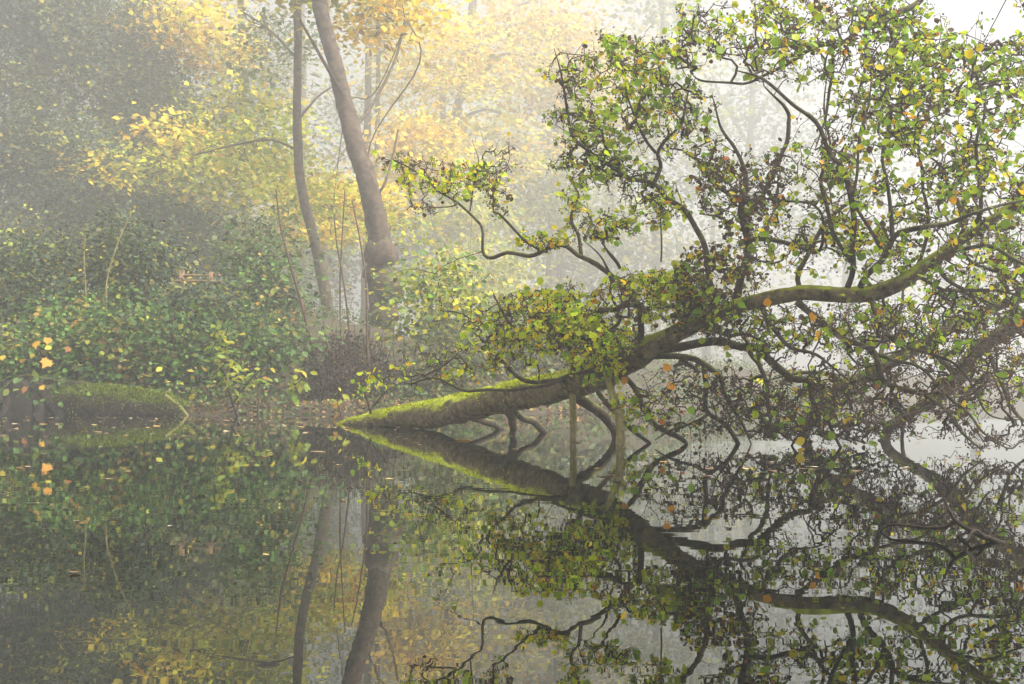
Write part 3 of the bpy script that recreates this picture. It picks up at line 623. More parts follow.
def wood_tree(name, label, path, blobs, mat=M_BARK, limbs=(), group=None, leafmat=M_BGLEAF, sides=12, extra=None, rough=.05, dens=1.0):
    """path/limbs in pixels with distance (stretched back into the fog by D); blobs: (cx, cy, rx, ry, d, dd, sprays, leaves per spray, leaf size, flatness, palette)"""
    root = empty(name, label, 'tree', group)
    pts = [(a, b_, w_, D(d_)) for a, b_, w_, d_ in path]
    limbs = [[(a, b_, w_, D(d_)) for a, b_, w_, d_ in lb] for lb in limbs]
    blobs = [(*bb[:4], D(bb[4]), bb[5] * D(bb[4]) / bb[4], int(bb[6] * 1.25), bb[7] * 1.15, bb[8] * (D(bb[4]) / bb[4]) ** .75, *bb[9:]) for bb in blobs]
    d = pts[-1][3]; X = (pts[-1][0] - 512) / F * d
    gz = float(ground_z(X, d)) - .25
    yb = YH - (gz - CH) / d * F
    if yb > pts[-1][1] + 3: pts.append((pts[-1][0] + rng.uniform(-2, 2), yb, pts[-1][2] * 1.35, d))
    p = np.array([P(a, b_, dd_) for a, b_, w_, dd_ in pts]); r = np.array([px(w_, dd_) / 2 * .9 for a, b_, w_, dd_ in pts])
    q, rr = smooth_path(p, r, .15)
    mb = MB(); tube(mb, q, rr, sides, rough=rough); tk = mb.build('trunk', mat, root, smooth=True)
    sk = [q]
    for lb in limbs:
        lpnt = np.array([P(a, b_, dd_) for a, b_, w_, dd_ in lb]); lr = np.array([px(w_, dd_) / 2 * .72 for a, b_, w_, dd_ in lb])
        lq, lrr = smooth_path(lpnt, lr, .15); mb = MB(); tube(mb, lq, lrr, 6, rough=.04); mb.build('branch', mat, root, smooth=True); sk.append(lq)
    crown(root, np.vstack(sk), blobs, mat, leafmat, dens)
    set_base(root, p[-1])
    return root

def crown(root, sk, blobs, mat, leafmat, dens=1.0, outline=False, single=0):
    LPs, LNs, LUs, LSs, LCs = [], [], [], [], []
    tws = MB(); any_t = False
    for (cx, cy, rx, ry, d, dd, ns, nl, size, flat, pal) in blobs:
        c = blob(cx, cy, rx, ry, d, dd, ns)
        c = c[c[:, 2] > ground_z(c[:, 0], c[:, 1]) + .1]
        if len(c) == 0: continue
        for pts, r, ai in grow(sk, c, wiggle=.10, seg=.3, r0=.005, rpow=.42, rmax=.035):
            tube(tws, pts, r, 4, cap=False); any_t = True
            n = rng.poisson(nl * dens * .95)
            if not n: continue
            base = pts[-1]
            size_ = size; size = size * 1.45; spread = size_ * 4.2
            off = rng.normal(size=(n, 3)) * np.array((spread, spread, spread * flat))
            off[:, 2] -= .25 * flat * np.hypot(off[:, 0], off[:, 1])
            LPs.append(base + off)
            LNs.append(rng.normal(size=(n, 3)) * (.22 + .2 * flat) + rng.normal(size=3) * .35 + np.array((.1, -.35, .75)))
            LUs.append(off * np.array((1, 1, .2)) + rng.normal(size=(n, 3)) * spread * .6 + np.array((0, 0, -.5 * spread)))
            LSs.append(size * np.clip(np.exp(rng.normal(-.1, .34, n)), .4, 1.45))
            tone = np.clip(1 + .38 * rng.normal(), .35, 2.0); size = size_
            main_c = pick(pal, 1, .1); LCs.append(np.clip((.72 * main_c + .28 * pick(pal, n, .12)) * tone, .004, .9))
    if any_t: tag(tws.build('twigs', mat, root), kind='stuff')
    mb = MB(); lp = np.vstack(LPs); 
    ok = lp[:, 2] > ground_z(lp[:, 0], lp[:, 1]) + .02
    ln, lu, ls, lc = np.vstack(LNs), np.vstack(LUs), np.concatenate(LSs), np.vstack(LCs)
    V_, F_ = (OVAL_V * np.array((1.3, 1, 1)), ALDER_F) if outline else (RHOMB_V, RHOMB_F)
    if single:
        sc_ = ls / lp[:, 1] * (.3 + np.abs(ln[:, 1])) * ok - .02 * (lp[:, 1] - lp[:, 1].min()) * 1e-3
        big = np.argsort(-sc_)[:single]; ok[big] = False
        pal_ = [tuple(np.array(c) * f_) for w_, c in blobs[0][10] for f_ in (.55, .85)]; ms_ = leaf_meshes('leaf', leafmat, pal_, V_, F_, 2); mc_ = np.array([c for c, me in ms_])
        for i in big:
            place_leaf('leaf', ms_[int(np.argmin(np.linalg.norm(mc_ - lc[i], axis=1) + rng.uniform(0, .01, len(mc_))))][1], lp[i], ln[i], lu[i], ls[i], root)
    add_leaves(mb, lp[ok], ln[ok], lu[ok], ls[ok], lc[ok], V_, F_)
    tag(mb.build('crown', leafmat, root), kind='stuff')

# the burred tree on the bank
bt = wood_tree('burred_tree', 'tall leaning tree on the bank with swollen burrs low on its trunk',
    [(300, -75, 11, 26.5), (312, -30, 14, 26.4), (322, 15, 17, 26.3), (334, 60, 18, 26.2), (345, 105, 18.5, 26.1), (357, 150, 20, 26.0), (368, 185, 23, 26), (375, 215, 25, 26), (379, 240, 26, 26), (381, 290, 27, 26), (383, 330, 25, 26), (383, 360, 27, 26)],
    [(300, -40, 90, 40, 27, 2.5, 60, 26, .15, .4, LIME), (375, 15, 45, 45, 27.5, 1.5, 50, 22, .15, .3, MAPLE), (390, 225, 30, 22, 26.6, .7, 22, 12, .10, .5, LIME), (345, 200, 55, 22, 31, 1.5, 60, 20, .13, .2, MAPLE), (320, 232, 40, 12, 30, 1, 24, 14, .13, .2, MAPLE)],
    limbs=[[(352, 130, 6, 26), (372, 105, 5, 26.5), (395, 60, 4, 27), (405, 20, 3, 27.5)], [(340, 90, 6, 26), (320, 55, 5, 25.5), (300, 20, 3.5, 25)], [(372, 200, 5, 26), (384, 185, 4, 26), (392, 160, 3.5, 26.2), (398, 130, 3, 26.4)]], sides=16, rough=.07, mat=M_BARK)
def burr(cx, cy, rx, ry, d, root, mat):
    mb = MB(); nu, nv = 14, 9
    c = P(cx, cy, d); R = np.array((px(rx, d), px(rx, d) * .9, px(ry, d)))
    ph = rng.uniform(0, 6.28, 5); vs_ = []
    for i in range(nv + 1):
        th = np.pi * i / nv
        for j in range(nu):
            a = 2 * np.pi * j / nu
            q = np.array((np.sin(th) * np.cos(a), np.sin(th) * np.sin(a), np.cos(th)))
            k_ = 1 + .12 * np.sin(3 * a + ph[0] + 2 * th) + .09 * np.sin(5 * a + ph[1] - 3 * th) + .07 * np.sin(7 * th + ph[2])
            vs_.append(c + R * q * k_)
    f = [[i * nu + j, (i + 1) * nu + j, (i + 1) * nu + (j + 1) % nu, i * nu + (j + 1) % nu] for i in range(nv) for j in range(nu)]
    mb.add(vs_, np.array(f)); o = mb.build('burr', mat, root, smooth=True)
    o.location = -Vector(root.location)
for b_ in [(381, 254, 16.5, 16, D(26) - .15), (390, 286, 16.5, 17, D(26) - .25), (378, 274, 14, 13, D(26) - .1), (384, 316, 16, 15, D(26) - .1)]:
    burr(*b_, bt, M_BARK)

wood_tree('slim_tree', 'slim dark-stemmed tree left of the burred tree, upright then slanting low down',
    [(297, -70, 6, 28), (296, -20, 8, 28), (298, 40, 9, 28), (297, 110, 9.5, 28), (299, 165, 10, 28), (304, 200, 11, 28), (314, 238, 12, 28), (323, 280, 12.5, 28), (329, 320, 13, 28), (334, 370, 13.5, 28)],
    [(250, 130, 70, 60, 30, 2.0, 80, 20, .13, .3, LIME), (300, 190, 50, 30, 29, 1.5, 40, 18, .13, .25, LIME), (270, 50, 50, 40, 30, 2, 40, 16, .13, .3, GREY)],
    limbs=[[(298, 150, 4, 28), (270, 140, 3.4, 28.5), (235, 145, 3, 29), (195, 155, 2, 29.5)], [(298, 120, 4, 28), (320, 95, 3, 28.4), (345, 80, 2, 28.8)], [(298, 60, 4, 28), (270, 30, 3, 28.5), (240, 10, 2, 29)]])
wood_tree('yellow_maple', 'yellow-leaved maple standing behind the slim leaning tree',
    [(240, -60, 6, 36), (241, 20, 7, 36), (243, 100, 7.5, 36), (244, 180, 8, 36), (246, 270, 9, 36)],
    [(200, 40, 55, 50, 35, 2, 70, 20, .17, .28, MAPLE), (175, 20, 50, 40, 34, 2, 50, 20, .17, .28, MAPLE), (230, 170, 80, 40, 33, 2, 90, 20, .16, .22, LIME), (180, 140, 40, 30, 33, 1.5, 36, 18, .16, .25, MAPLE), (270, 110, 40, 40, 36, 2, 36, 16, .16, .3, GREY)],
    limbs=[[(243, 150, 4.5, 36), (210, 140, 3.5, 35), (170, 150, 2.5, 34)], [(241, 60, 4.5, 36), (210, 40, 3.5, 35.5), (175, 25, 2.5, 35)]])
wood_tree('twin_trunk_maple', 'misty maple with twin parallel trunks behind the burred tree',
    [(370, -60, 6, 40), (369, 20, 7, 40), (368, 90, 7.5, 40), (367, 160, 8, 40), (366, 260, 9, 40)],
    [(340, 205, 50, 30, 37, 2, 80, 20, .18, .22, MAPLE), (330, 235, 40, 20, 36, 1.5, 30, 14, .17, .22, LIME), (430, 60, 60, 60, 40, 2.5, 70, 20, .18, .25, MAPLE), (420, 150, 40, 45, 38, 2, 90, 20, .17, .22, MAPLE), (395, 20, 50, 40, 41, 2, 36, 16, .18, .3, LIME)],
    limbs=[[(366, 230, 6, 40), (376, 160, 7, 40), (378, 80, 6.5, 40), (379, 0, 6, 40), (380, -50, 5, 40)], [(376, 60, 4, 40), (395, 35, 3.4, 40), (420, 10, 2.5, 40.5)], [(367, 130, 4, 40), (345, 150, 3, 39), (325, 190, 2, 38)]])
wood_tree('orange_maple', 'leaning misty maple with pale orange leaves at the top centre',
    [(480, -60, 6, 46), (474, -10, 8, 46), (468, 50, 9, 46), (460, 95, 10, 46), (452, 140, 11, 46), (446, 220, 12, 46), (442, 300, 13, 46)],
    [(500, 60, 80, 60, 46, 3, 120, 20, .2, .22, MAPLE), (570, 70, 65, 55, 48, 3, 110, 20, .2, .22, MAPLE), (500, 150, 60, 35, 45, 2, 70, 18, .2, .22, MAPLE), (540, 15, 60, 40, 48, 3, 70, 18, .2, .25, MAPLE), (470, 220, 45, 40, 42, 2, 60, 18, .18, .3, LIME)],
    limbs=[[(462, 80, 5, 46), (500, 55, 4, 46.5), (550, 60, 3, 47.5), (600, 50, 2, 48)], [(456, 120, 5, 46), (490, 110, 4, 46), (530, 130, 2.5, 46)], [(470, 40, 5, 46), (510, 10, 4, 47), (550, -5, 3, 48)]])
wood_tree('pale_green_tree', 'pale green bushy tree in mist between the burred tree and the alder',
    [(560, 60, 5, 48), (556, 140, 7, 48), (552, 220, 8, 48), (548, 310, 9, 48)],
    [(540, 200, 60, 55, 46, 2, 110, 20, .18, .35, [(50, (.17, .21, .05)), (30, (.28, .3, .06)), (20, (.4, .36, .06))]), (480, 280, 50, 45, 36, 2, 90, 20, .15, .4, LIME), (580, 130, 50, 45, 50, 2, 70, 18, .19, .3, LIME), (530, 300, 60, 30, 44, 2, 60, 18, .17, .4, GREY)],
    limbs=[[(553, 200, 4, 48), (520, 170, 3, 47), (490, 165, 2, 46)]])
EV = lambda x, y, rx, ry, d, dd, n: (x, y, rx, ry, d, dd, int(n * 1.1), 44, .10, .8, DARK)
wood_tree('ivy_clad_tree', 'dark ivy-covered tree filling the upper left corner', 
    [(40, -80, 8, 33), (42, 0, 12, 33), (40, 120, 14, 33), (38, 230, 15, 33), (36, 330, 16, 33)],
    [EV(40, 20, 75, 90, 33, 1.6, 300), EV(20, 140, 60, 80, 32.5, 1.5, 220), EV(80, 200, 50, 80, 32, 1.4, 200), EV(-50, 100, 60, 170, 33, 2, 200), EV(15, 250, 50, 50, 32, 1.2, 120), (50, 100, 60, 120, 31, .5, 22, 8, .10, .4, LIME)], leafmat=M_BGLEAF, sides=10)
wood_tree('dark_evergreen', 'dark evergreen standing between the ivy-clad tree and the yellow maple',
    [(128, -70, 6, 34), (130, 40, 9, 34), (132, 160, 11, 34), (130, 300, 13, 34)],
    [EV(125, 60, 55, 80, 34, 1.5, 220), EV(150, 120, 50, 60, 34, 1.4, 170), EV(130, 210, 55, 60, 33, 1.4, 200), EV(200, 240, 45, 45, 34, 1.2, 120), (150, 165, 45, 25, 31, .8, 26, 14, .12, .25, LIME), (90, 165, 30, 20, 31, .8, 10, 10, .12, .25, MAPLE)], leafmat=M_BGLEAF, sides=10)
wood_tree('grey_green_tree', 'grey-green tree fading into mist above the yellow maple', 
    [(300, -30, 8, 52), (302, 80, 10, 52), (300, 200, 12, 52), (298, 290, 13, 52)],
    [(250, 60, 60, 60, 50, 3, 110, 24, .17, .5, GREY), (215, 110, 50, 40, 44, 2, 90, 24, .15, .6, GREY), (350, 130, 50, 70, 54, 3, 70, 20, .19, .4, GREY), (270, 230, 70, 60, 46, 3, 110, 24, .16, .5, GREY), (420, 240, 60, 60, 56, 3, 100, 22, .2, .4, GREY)])

# far trees across the pond, almost lost in the fog
far = [('faint tree in fog beyond the pale orange maple', 660, 90, 62, 70, 110, 700), ('faint forked tree in thick fog seen through the gap in the alder crown', 752, 110, 75, 75, 120, 620),
       ('faint wide tree in fog behind the middle of the alder', 850, 200, 84, 90, 110, 700), ('faint tree in fog at the far right edge', 980, 190, 92, 80, 110, 560), ('faint low tree in fog behind the long left arm of the alder', 610, 240, 58, 60, 80, 560), ('faint tree in fog low behind the alder trunk fork', 710, 280, 70, 60, 70, 520), ('faint tree in fog just beyond the right edge of the view', 1130, 220, 80, 90, 110, 500), ('faint tree in fog well beyond the right edge of the view', 1330, 230, 84, 90, 110, 400)]
for lb, x, y, d, rx, ry, n in far:
    fl = [[(x, y + 40, 5, d), (x - rx * .4, y - 10, 4, d + 1), (x - rx * .6, y - 50, 2.5, d + 1)], [(x, y + 20, 5, d), (x + rx * .35, y - 30, 4, d - 1), (x + rx * .6, y - 40, 2.5, d - 1)]]
    wood_tree('far_tree', lb, [(x + 4, max(y - ry, -10), 4, d), (x, y, 7, d), (x - 3, y + 60, 9, d), (x - 4, max(340, y + 80), 11, d)],
              [(x, y, rx, ry, d, 4.5, n // (7 if x < 720 else 9), 26, .28, .4, LIME + GREY if x < 720 else GREY), (x + rx * .3, y + ry * .6, rx * .8, ry * .6, d - 3, 3, n // 16, 24, .26, .4, GREY)], limbs=fl, group='faint trees in the fog', sides=8)
# wall of woodland farther behind on the left
for lb, x, y, d, rx, ry, pal in [('misty tree crown behind the ivy-clad tree', 70, 120, 44, 90, 150, GREY), ('misty tree crown behind the dark evergreen', 180, 190, 48, 80, 100, GREY), ('misty tree crown between the slim tree and the burred tree', 300, 270, 62, 60, 60, GREY),
                                  ('misty yellowish tree crown right of the burred tree', 440, 130, 62, 80, 130, LIME), ('misty tree crown behind the pale orange maple', 560, 160, 66, 80, 130, LIME)]:
    wood_tree('background_tree', lb, [(x, max(y - ry, 0), 4, d), (x + 3, y, 8, d), (x + 1, y + ry * .8, 11, d), (x, 340, 12, d)], [(x, y, rx, ry, d, 3, 130, 30, .2, .45, pal), (x + 10, min(y + 90, 320), rx, 50, d - 2, 2.5, 60, 28, .19, .5, GREY)], group='misty trees behind', sides=8)

# ------------------------------------------------------------------ bank: shrubs, log, stump, saplings
def shrub(name, label, cx, cy, d, blobs, stems, mat=M_BARK, leafmat=M_BGLEAF, group=None, cat='shrub', stemr=.012, single=0, canes=4):
    root = empty(name, label, cat, group)
    X, Y = (cx - 512) / F * d, d
    base = np.array((X, Y, float(ground_z(X, Y)) - .05))
    sk = []
    for i in range(stems):
        bb = blobs[rng.integers(len(blobs))]
        tip = blob(*bb[:6], 1)[0]
        mid = base * .5 + tip * .5 + rng.normal(0, .12, 3) + np.array((0, 0, .15))
        b0 = base + np.array((rng.normal(0, .25), rng.normal(0, .2), 0))
        q, r = smooth_path([b0, mid, tip], [stemr * 1.4, stemr, stemr * .5], .12)
        mb = MB(); tube(mb, q, r, 5, cap=False); mb.build('stem', mat, root, smooth=True); sk.append(q)
    for i in range(canes):
        bb = blobs[rng.integers(len(blobs))]; a_ = blob(*bb[:6], 1)[0]; a_[1] -= rng.uniform(.2, .7)
        e_ = a_ + np.array((rng.normal(0, .8), -rng.uniform(0, .4), -rng.uniform(.1, .7))); m_ = (a_ + e_) / 2 + np.array((0, 0, rng.uniform(.1, .35)))
        q, r = smooth_path([a_, m_, e_], [.008, .007, .003], .1)
        mb = MB(); tube(mb, q, r, 4, cap=False); mb.build('cane', M_REDBARK if i % 3 else M_STICK, root, smooth=True)
    crown(root, np.vstack(sk), blobs, mat, leafmat, outline=True, single=single)
    for ch in root.children:
        if ch.name.startswith('crown'): ch.name = 'foliage'
    set_base(root, base)
    return root

BRAM = [(42, (.075, .165, .025)), (24, (.14, .26, .04)), (30, (.03, .065, .016)), (6, (.40, .40, .03)), (3, (.55, .28, .03)), (3, (.28, .14, .05))]
shrub('bramble_bush', 'green leafy bramble mound sprawling above the mossy log', 110, 380, 24.8,
      [(110, 345, 70, 38, 24.5, .9, 195, 22, .085, .7, BRAM), (28, 350, 42, 30, 24.2, .7, 105, 18, .085, .7, BRAM), (35, 382, 40, 10, 23.4, .3, 22, 10, .10, .6, BRAM), (130, 385, 60, 10, 23.6, .3, 30, 10, .10, .6, BRAM), (170, 350, 50, 35, 24.6, .8, 135, 22, .085, .7, BRAM), (90, 318, 60, 26, 25.4, .9, 105, 20, .085, .7, BRAM)], 12, single=160, canes=26)
shrub('bramble_bush', 'green bramble patch right of the mound, behind the yellow-green sapling', 220, 375, 25.0,
      [(215, 345, 50, 30, 25.2, .8, 120, 20, .085, .7, BRAM), (270, 340, 40, 26, 25.6, .7, 60, 18, .10, .6, BRAM)], 9, single=80, canes=14)
shrub('holly_bush', 'dark glossy holly bush at the far left behind the bramble mound', 30, 350, 26.2, [(30, 290, 60, 60, 26.4, 1.0, 200, 34, .075, .9, DARK)], 8, leafmat=M_BGLEAF)
shrub('holly_bush', 'dark grey-green holly bush behind the middle of the bramble mound', 130, 350, 26.8, [(130, 265, 55, 50, 27.0, 1.0, 200, 34, .075, .9, DARK)], 8, leafmat=M_BGLEAF)
shrub('holly_bush', 'dark holly bush below the wooden rail', 205, 350, 26.4, [(200, 318, 50, 17, 26.4, .4, 180, 32, .085, .9, DARK), (197, 302, 36, 12, 25.6, .15, 70, 26, .075, .9, DARK)], 8, leafmat=M_BGLEAF)
shrub('green_shrub', 'loose green shrub right of the wooden rail, left of the red stems', 262, 340, 27.6, [(262, 290, 40, 50, 28, 1.0, 130, 22, .10, .6, GREY + BRAM[:2]), (255, 240, 45, 30, 29, 1, 60, 20, .1, .6, GREY)], 9)
shrub('green_shrub', 'light green shrub right of the burred trunk above the water', 440, 370, 25.6, [(440, 300, 42, 55, 26.5, 1.0, 110, 18, .10, .6, LIME + BRAM[:2]), (450, 350, 50, 35, 25.6, .8, 80, 16, .09, .7, GREY)], 10)
shrub('green_shrub', 'dull green shrub behind the mossy trunk where it leaves the water', 520, 375, 28, [(520, 340, 60, 40, 29, 1.2, 110, 18, .1, .6, GREY), (590, 340, 60, 40, 33, 1.5, 90, 18, .11, .6, GREY)], 9)

# dense dark thicket of suckers round the burred trunk
th = empty('sucker_thicket', 'dark thicket of thin brown suckers at the foot of the burred tree', 'shrub')
for i in range(110):
    x = rng.normal(350, 28); d = rng.uniform(24.6, 26.5)
    X = (x - 512) / F * d; z0 = float(ground_z(X, d)) - .05
    h = rng.uniform(.5, 1.7); b0 = np.array((X, d, z0))
    lean = rng.normal(0, .16, 3) * h; lean[2] = h
    q, r = smooth_path([b0, b0 + lean * .5 + rng.normal(0, .05, 3), b0 + lean], [.016, .012, .005], .15)
    mb = MB(); tube(mb, q, r, 4, cap=False); mb.build('stem', M_DARKROOT if rng.uniform() < .6 else M_REDBARK, th, smooth=True)
rb = MB(); q_ = []
a = np.vstack((blob(350, 384, 60, 28, 25.0, .6, 2600), blob(345, 362, 48, 32, 25.8, .6, 1800))); a = a[a[:, 2] > ground_z(a[:, 0], a[:, 1])]
add_leaves(rb, a, rng.normal(size=a.shape) * .6 + np.array((0, -.2, .6)), rng.normal(size=a.shape), rng.uniform(.05, .11, len(a)), pick([(8, (.035, .024, .018)), (2, (.10, .05, .025)), (1, (.08, .09, .03)), (.5, (.3, .17, .05))], len(a)))
tag(rb.build('foliage', M_BGLEAF, th), kind='stuff')
set_base(th, P(350, 405, 25.2))

# thin reddish stems and pale whips standing in the wood
for lb, pts, mt in [('reddish slanting sapling stem left of the slim tree', [(276, 190, 2, 26.5), (281, 228, 3.4, 26.4), (292, 270, 4, 26.3), (302, 305, 4.4, 26.2), (309, 335, 4.6, 26.1), (316, 372, 5, 26.0)], M_REDBARK),
                    ('thin pale whip curving up from the bramble mound', [(134, 208, 1.2, 25.6), (127, 222, 1.8, 25.5), (117, 245, 2.2, 25.4), (108, 275, 2.4, 25.3), (106, 300, 2.6, 25.2), (110, 350, 2.8, 25.0)], M_STICK),
                    ('short thin pale stem left of the curving whip', [(85, 235, 1.6, 25.8), (84, 262, 2.2, 25.7), (86, 298, 2.4, 25.6), (88, 340, 2.4, 25.3)], M_STICK),
                    ('thin red stem close left of the burred trunk', [(334, 215, 1.6, 27), (337, 245, 2.4, 27), (344, 285, 2.8, 26.8), (349, 330, 3, 26.6), (352, 375, 3, 26)], M_REDBARK),
                    ('very thin upright stem between the slim tree and the burred tree', [(345, 190, 1.6, 27), (342, 240, 2.2, 27), (340, 290, 2.4, 26.9), (341, 360, 2.6, 26.4)], M_REDBARK),
                    ('leaning reddish stem against the burred trunk', [(352, 200, 1.6, 26), (360, 240, 2.6, 25.8), (366, 285, 3.0, 25.6), (367, 340, 3.2, 25.4), (368, 385, 3.2, 25.2)], M_REDBARK),
                    ('thin bent stem right of the wooden rail', [(232, 255, 1.4, 28), (245, 272, 2, 28), (262, 288, 2.2, 28), (280, 298, 2.6, 27.6), (298, 300, 2.6, 27.2), (305, 340, 3, 27)], M_REDBARK)]:
    root = empty('sapling_stem', lb, 'sapling')
    p = [P(a_, b_, d_) for a_, b_, w_, d_ in pts]; r = [px(w_, d_) / 2 * .68 for a_, b_, w_, d_ in pts]
    X, Y = p[-1][0], p[-1][1]; gz = float(ground_z(X, Y)) - .1
    if gz < p[-1][2]: p.append(np.array((X, Y, gz))); r.append(r[-1] * 1.1)
    q, rr = smooth_path(p, r, .12); mb = MB(); tube(mb, q, rr, 6, rough=.03); mb.build('stem', mt, root, smooth=True)
    t1 = MB(); l1 = MB(); top_ = q[:max(3, len(q) // 2)]
    at_ = top_[rng.integers(0, len(top_), 9)] + rng.normal(0, .22, (9, 3))
    for pp, r_, ai in grow(q, at_, r0=.004, rmax=.01, seg=.1):
        tube(t1, pp, r_, 3, cap=False)
        add_leaves(l1, pp[-3:], rng.normal(size=pp[-3:].shape) + np.array((0, -.2, .5)), rng.normal(size=pp[-3:].shape), rng.uniform(.06, .1, len(pp[-3:])), pick(LIME, len(pp[-3:])))
    tag(t1.build('twigs', mt, root), kind='stuff'); tag(l1.build('foliage', M_BGLEAF, root), kind='stuff')
    set_base(root, p[-1])

# mossy log at the water's edge
lg = empty('mossy_log', 'thick moss-covered log lying along the water edge at left', 'log')
pts = [(50, 409, 26, 23.4), (75, 402, 30, 23.2), (110, 402, 32, 23.0), (145, 405, 28, 22.8), (172, 408, 22, 22.6), (184, 412, 14, 22.5)]
p = [P(a_, b_, d_) for a_, b_, w_, d_ in pts]; r = [px(w_, d_) / 2 for a_, b_, w_, d_ in pts]
q, rr = smooth_path(p, r, .08); mb = MB(); tube(mb, q, rr, 16, rough=.06); mb.build('trunk', M_LOG, lg, smooth=True)
mb = MB(); nb = 6000; k = rng.integers(0, len(q), nb); ang = rng.normal(-.3, .7, nb)
nrm = np.stack((np.zeros(nb), np.sin(ang), np.cos(ang)), 1)
add_leaves(mb, q[k] + nrm * (rr[k] * .97)[:, None] + rng.normal(0, .03, (nb, 3)) * np.array((1, 0, 0)), np.cross(nrm, rng.normal(size=nrm.shape)), nrm + .6 * rng.normal(size=nrm.shape), rng.uniform(.04, .10, nb), pick([(3, (.26, .32, .02)), (3, (.14, .20, .02)), (1, (.36, .38, .04)), (1, (.07, .09, .02))], nb, .3), RHOMB_V * np.array((.45, 1, 1)))
tag(mb.build('moss', M_MOSS, lg), kind='stuff')
mb = MB(); q, rr = smooth_path([P(166, 396, 22.5), P(178, 405, 22.4), P(188, 416, 22.3)], [.05, .045, .03], .1); tube(mb, q, rr, 6); mb.build('broken_branch', M_STICK, lg, smooth=True)
set_base(lg, P(110, 416, 22.9))

# dark root stump left of the log
st = empty('root_stump', 'dark undercut root stump at the left edge of the bank', 'stump')
mb = MB(); q, rr = smooth_path([P(20, 418, 23.4), P(22, 402, 23.4), P(24, 388, 23.5), P(25, 380, 23.6)], [.5, .4, .3, .12], .08); tube(mb, q, rr, 18, rough=.16); mb.build('stump_body', M_DARKROOT, st, smooth=True)
for x in (-12, 6, 40, 58):
    mb = MB()
    q, rr = smooth_path([P(24 + (x - 24) * .3, 386, 23.5), P(24 + (x - 24) * .7, 399, 23.2), P(x, 412, 23.0), P(x + rng.uniform(-8, 8), 420, 22.8)], [.16, .14, .10, .06], .1); tube(mb, q, rr, 6, rough=.08); mb.build('root', M_DARKROOT, st, smooth=True)
set_base(st, P(22, 417, 23.3))

# maple sprig with big orange leaves over the stump
LOBES = [(0, 0), (.12, .06), (.30, -.02), (.34, .16), (.55, .22), (.42, .36), (.52, .58), (.30, .56), (.20, .66), (.12, .78), (0, 1.0)]
SY_V = np.array([(x_, y_, .05 * abs(x_)) for x_, y_ in LOBES] + [(-x_, y_, .05 * abs(x_)) for x_, y_ in LOBES[1:-1]])
SY_F = [list(range(0, 11)), [0, 10] + list(range(19, 10, -1))]
SY_F = np.array([SY_F[0], SY_F[1]])
SYP = [(.55, .26, .02), (.58, .33, .025), (.48, .36, .03), (.38, .16, .04)]
smesh = leaf_meshes('leaf', M_LITTER, SYP, SY_V, SY_F, 2)
sp_ = empty('maple_sprig', 'maple sprig with large orange leaves overhanging the stump at left', 'plant')
mb = MB(); q, rr = smooth_path([P(-20, 330, 22.8), P(10, 338, 22.6), P(40, 350, 22.5), P(55, 368, 22.4)], [.02, .016, .01, .005], .08); tube(mb, q, rr, 6); mb.build('stem', M_REDBARK, sp_, smooth=True)
mb = MB(); q2, r2 = smooth_path([P(-20, 330, 22.8), P(-30, 380, 23.1), P(-34, 420, 23.3)], [.02, .03, .035], .1); tube(mb, q2, r2, 6); mb.build('stem', M_REDBARK, sp_, smooth=True)
tw_ = MB()
for (x, y, s_, k_) in [(37, 345, 10, 1), (48, 341, 9, 0), (49, 364, 12, 0), (70, 350, 7, 3), (33, 356, 6, 2), (3, 358, 7, 2), (26, 390, 8, 3), (41, 388, 6, 1)]:
    d_ = 22.4 + rng.uniform(-.2, .2); pos = P(x, y - s_ * .4, d_)
    j = int(np.argmin(np.linalg.norm(q - pos, axis=1)))
    tube(tw_, np.array([q[j], (q[j] + pos) / 2 + np.array((0, 0, .03)), pos]), np.array([.005, .004, .003]), 4, cap=False)
    place_leaf('leaf', smesh[k_ * 2 + rng.integers(2)][1], pos, np.array((rng.normal(0, .3), -.8, .45)), np.array((rng.normal(0, .5), -.2, -1)), px(s_, d_) * 1.05, sp_)
tag(tw_.build('twigs', M_REDBARK, sp_), kind='stuff')

# yellow-green saplings leaning over the water
smesh2 = leaf_meshes('leaf', M_LEAF, [(.26, .36, .03), (.40, .42, .03), (.18, .28, .03), (.6, .5, .04), (.5, .25, .05)], OVAL_V * np.array((1.25, 1, 1)), ALDER_F, 2)
def sapling(label, stems, blobs, d, nleaf, size):
    root = empty('alder_sapling', label, 'sapling', None)
    sk = []
    for s_ in stems:
        p = [P(a_, b_, d_) for a_, b_, w_, d_ in s_]; r = [px(w_, d_) / 2 for a_, b_, w_, d_ in s_]
        q, rr = smooth_path(p, r, .06); mb = MB(); tube(mb, q, rr, 6, rough=.04); mb.build('stem', M_TWIG, root, smooth=True); sk.append(q)
    a = np.vstack([blob(*b_) for b_ in blobs]); t1 = MB(); tips = []
    for pp, r, ai in grow(np.vstack(sk), a, r0=.005, rmax=.012, seg=.1):
        tube(t1, pp, r, 4, cap=False); tips += [pp[-1], pp[len(pp) // 2]]
    tag(t1.build('twigs', M_TWIG, root), kind='stuff')
    wts = [5, 5, 4, 4, 3, 3, 2, 2, 1, 1]; wts = np.array(wts) / sum(wts)
    for i in range(nleaf):
        pos = tips[i % len(tips)] + rng.normal(0, .05, 3)
        place_leaf('leaf', smesh2[rng.choice(10, p=wts)][1], pos, np.array((rng.normal(0, .6), -.5 + rng.normal(0, .4), .8)), np.array((rng.normal(0, 1), rng.normal(0, .5), -.35 + rng.normal(0, .4))), size * rng.uniform(.7, 1.3), root)
    return root
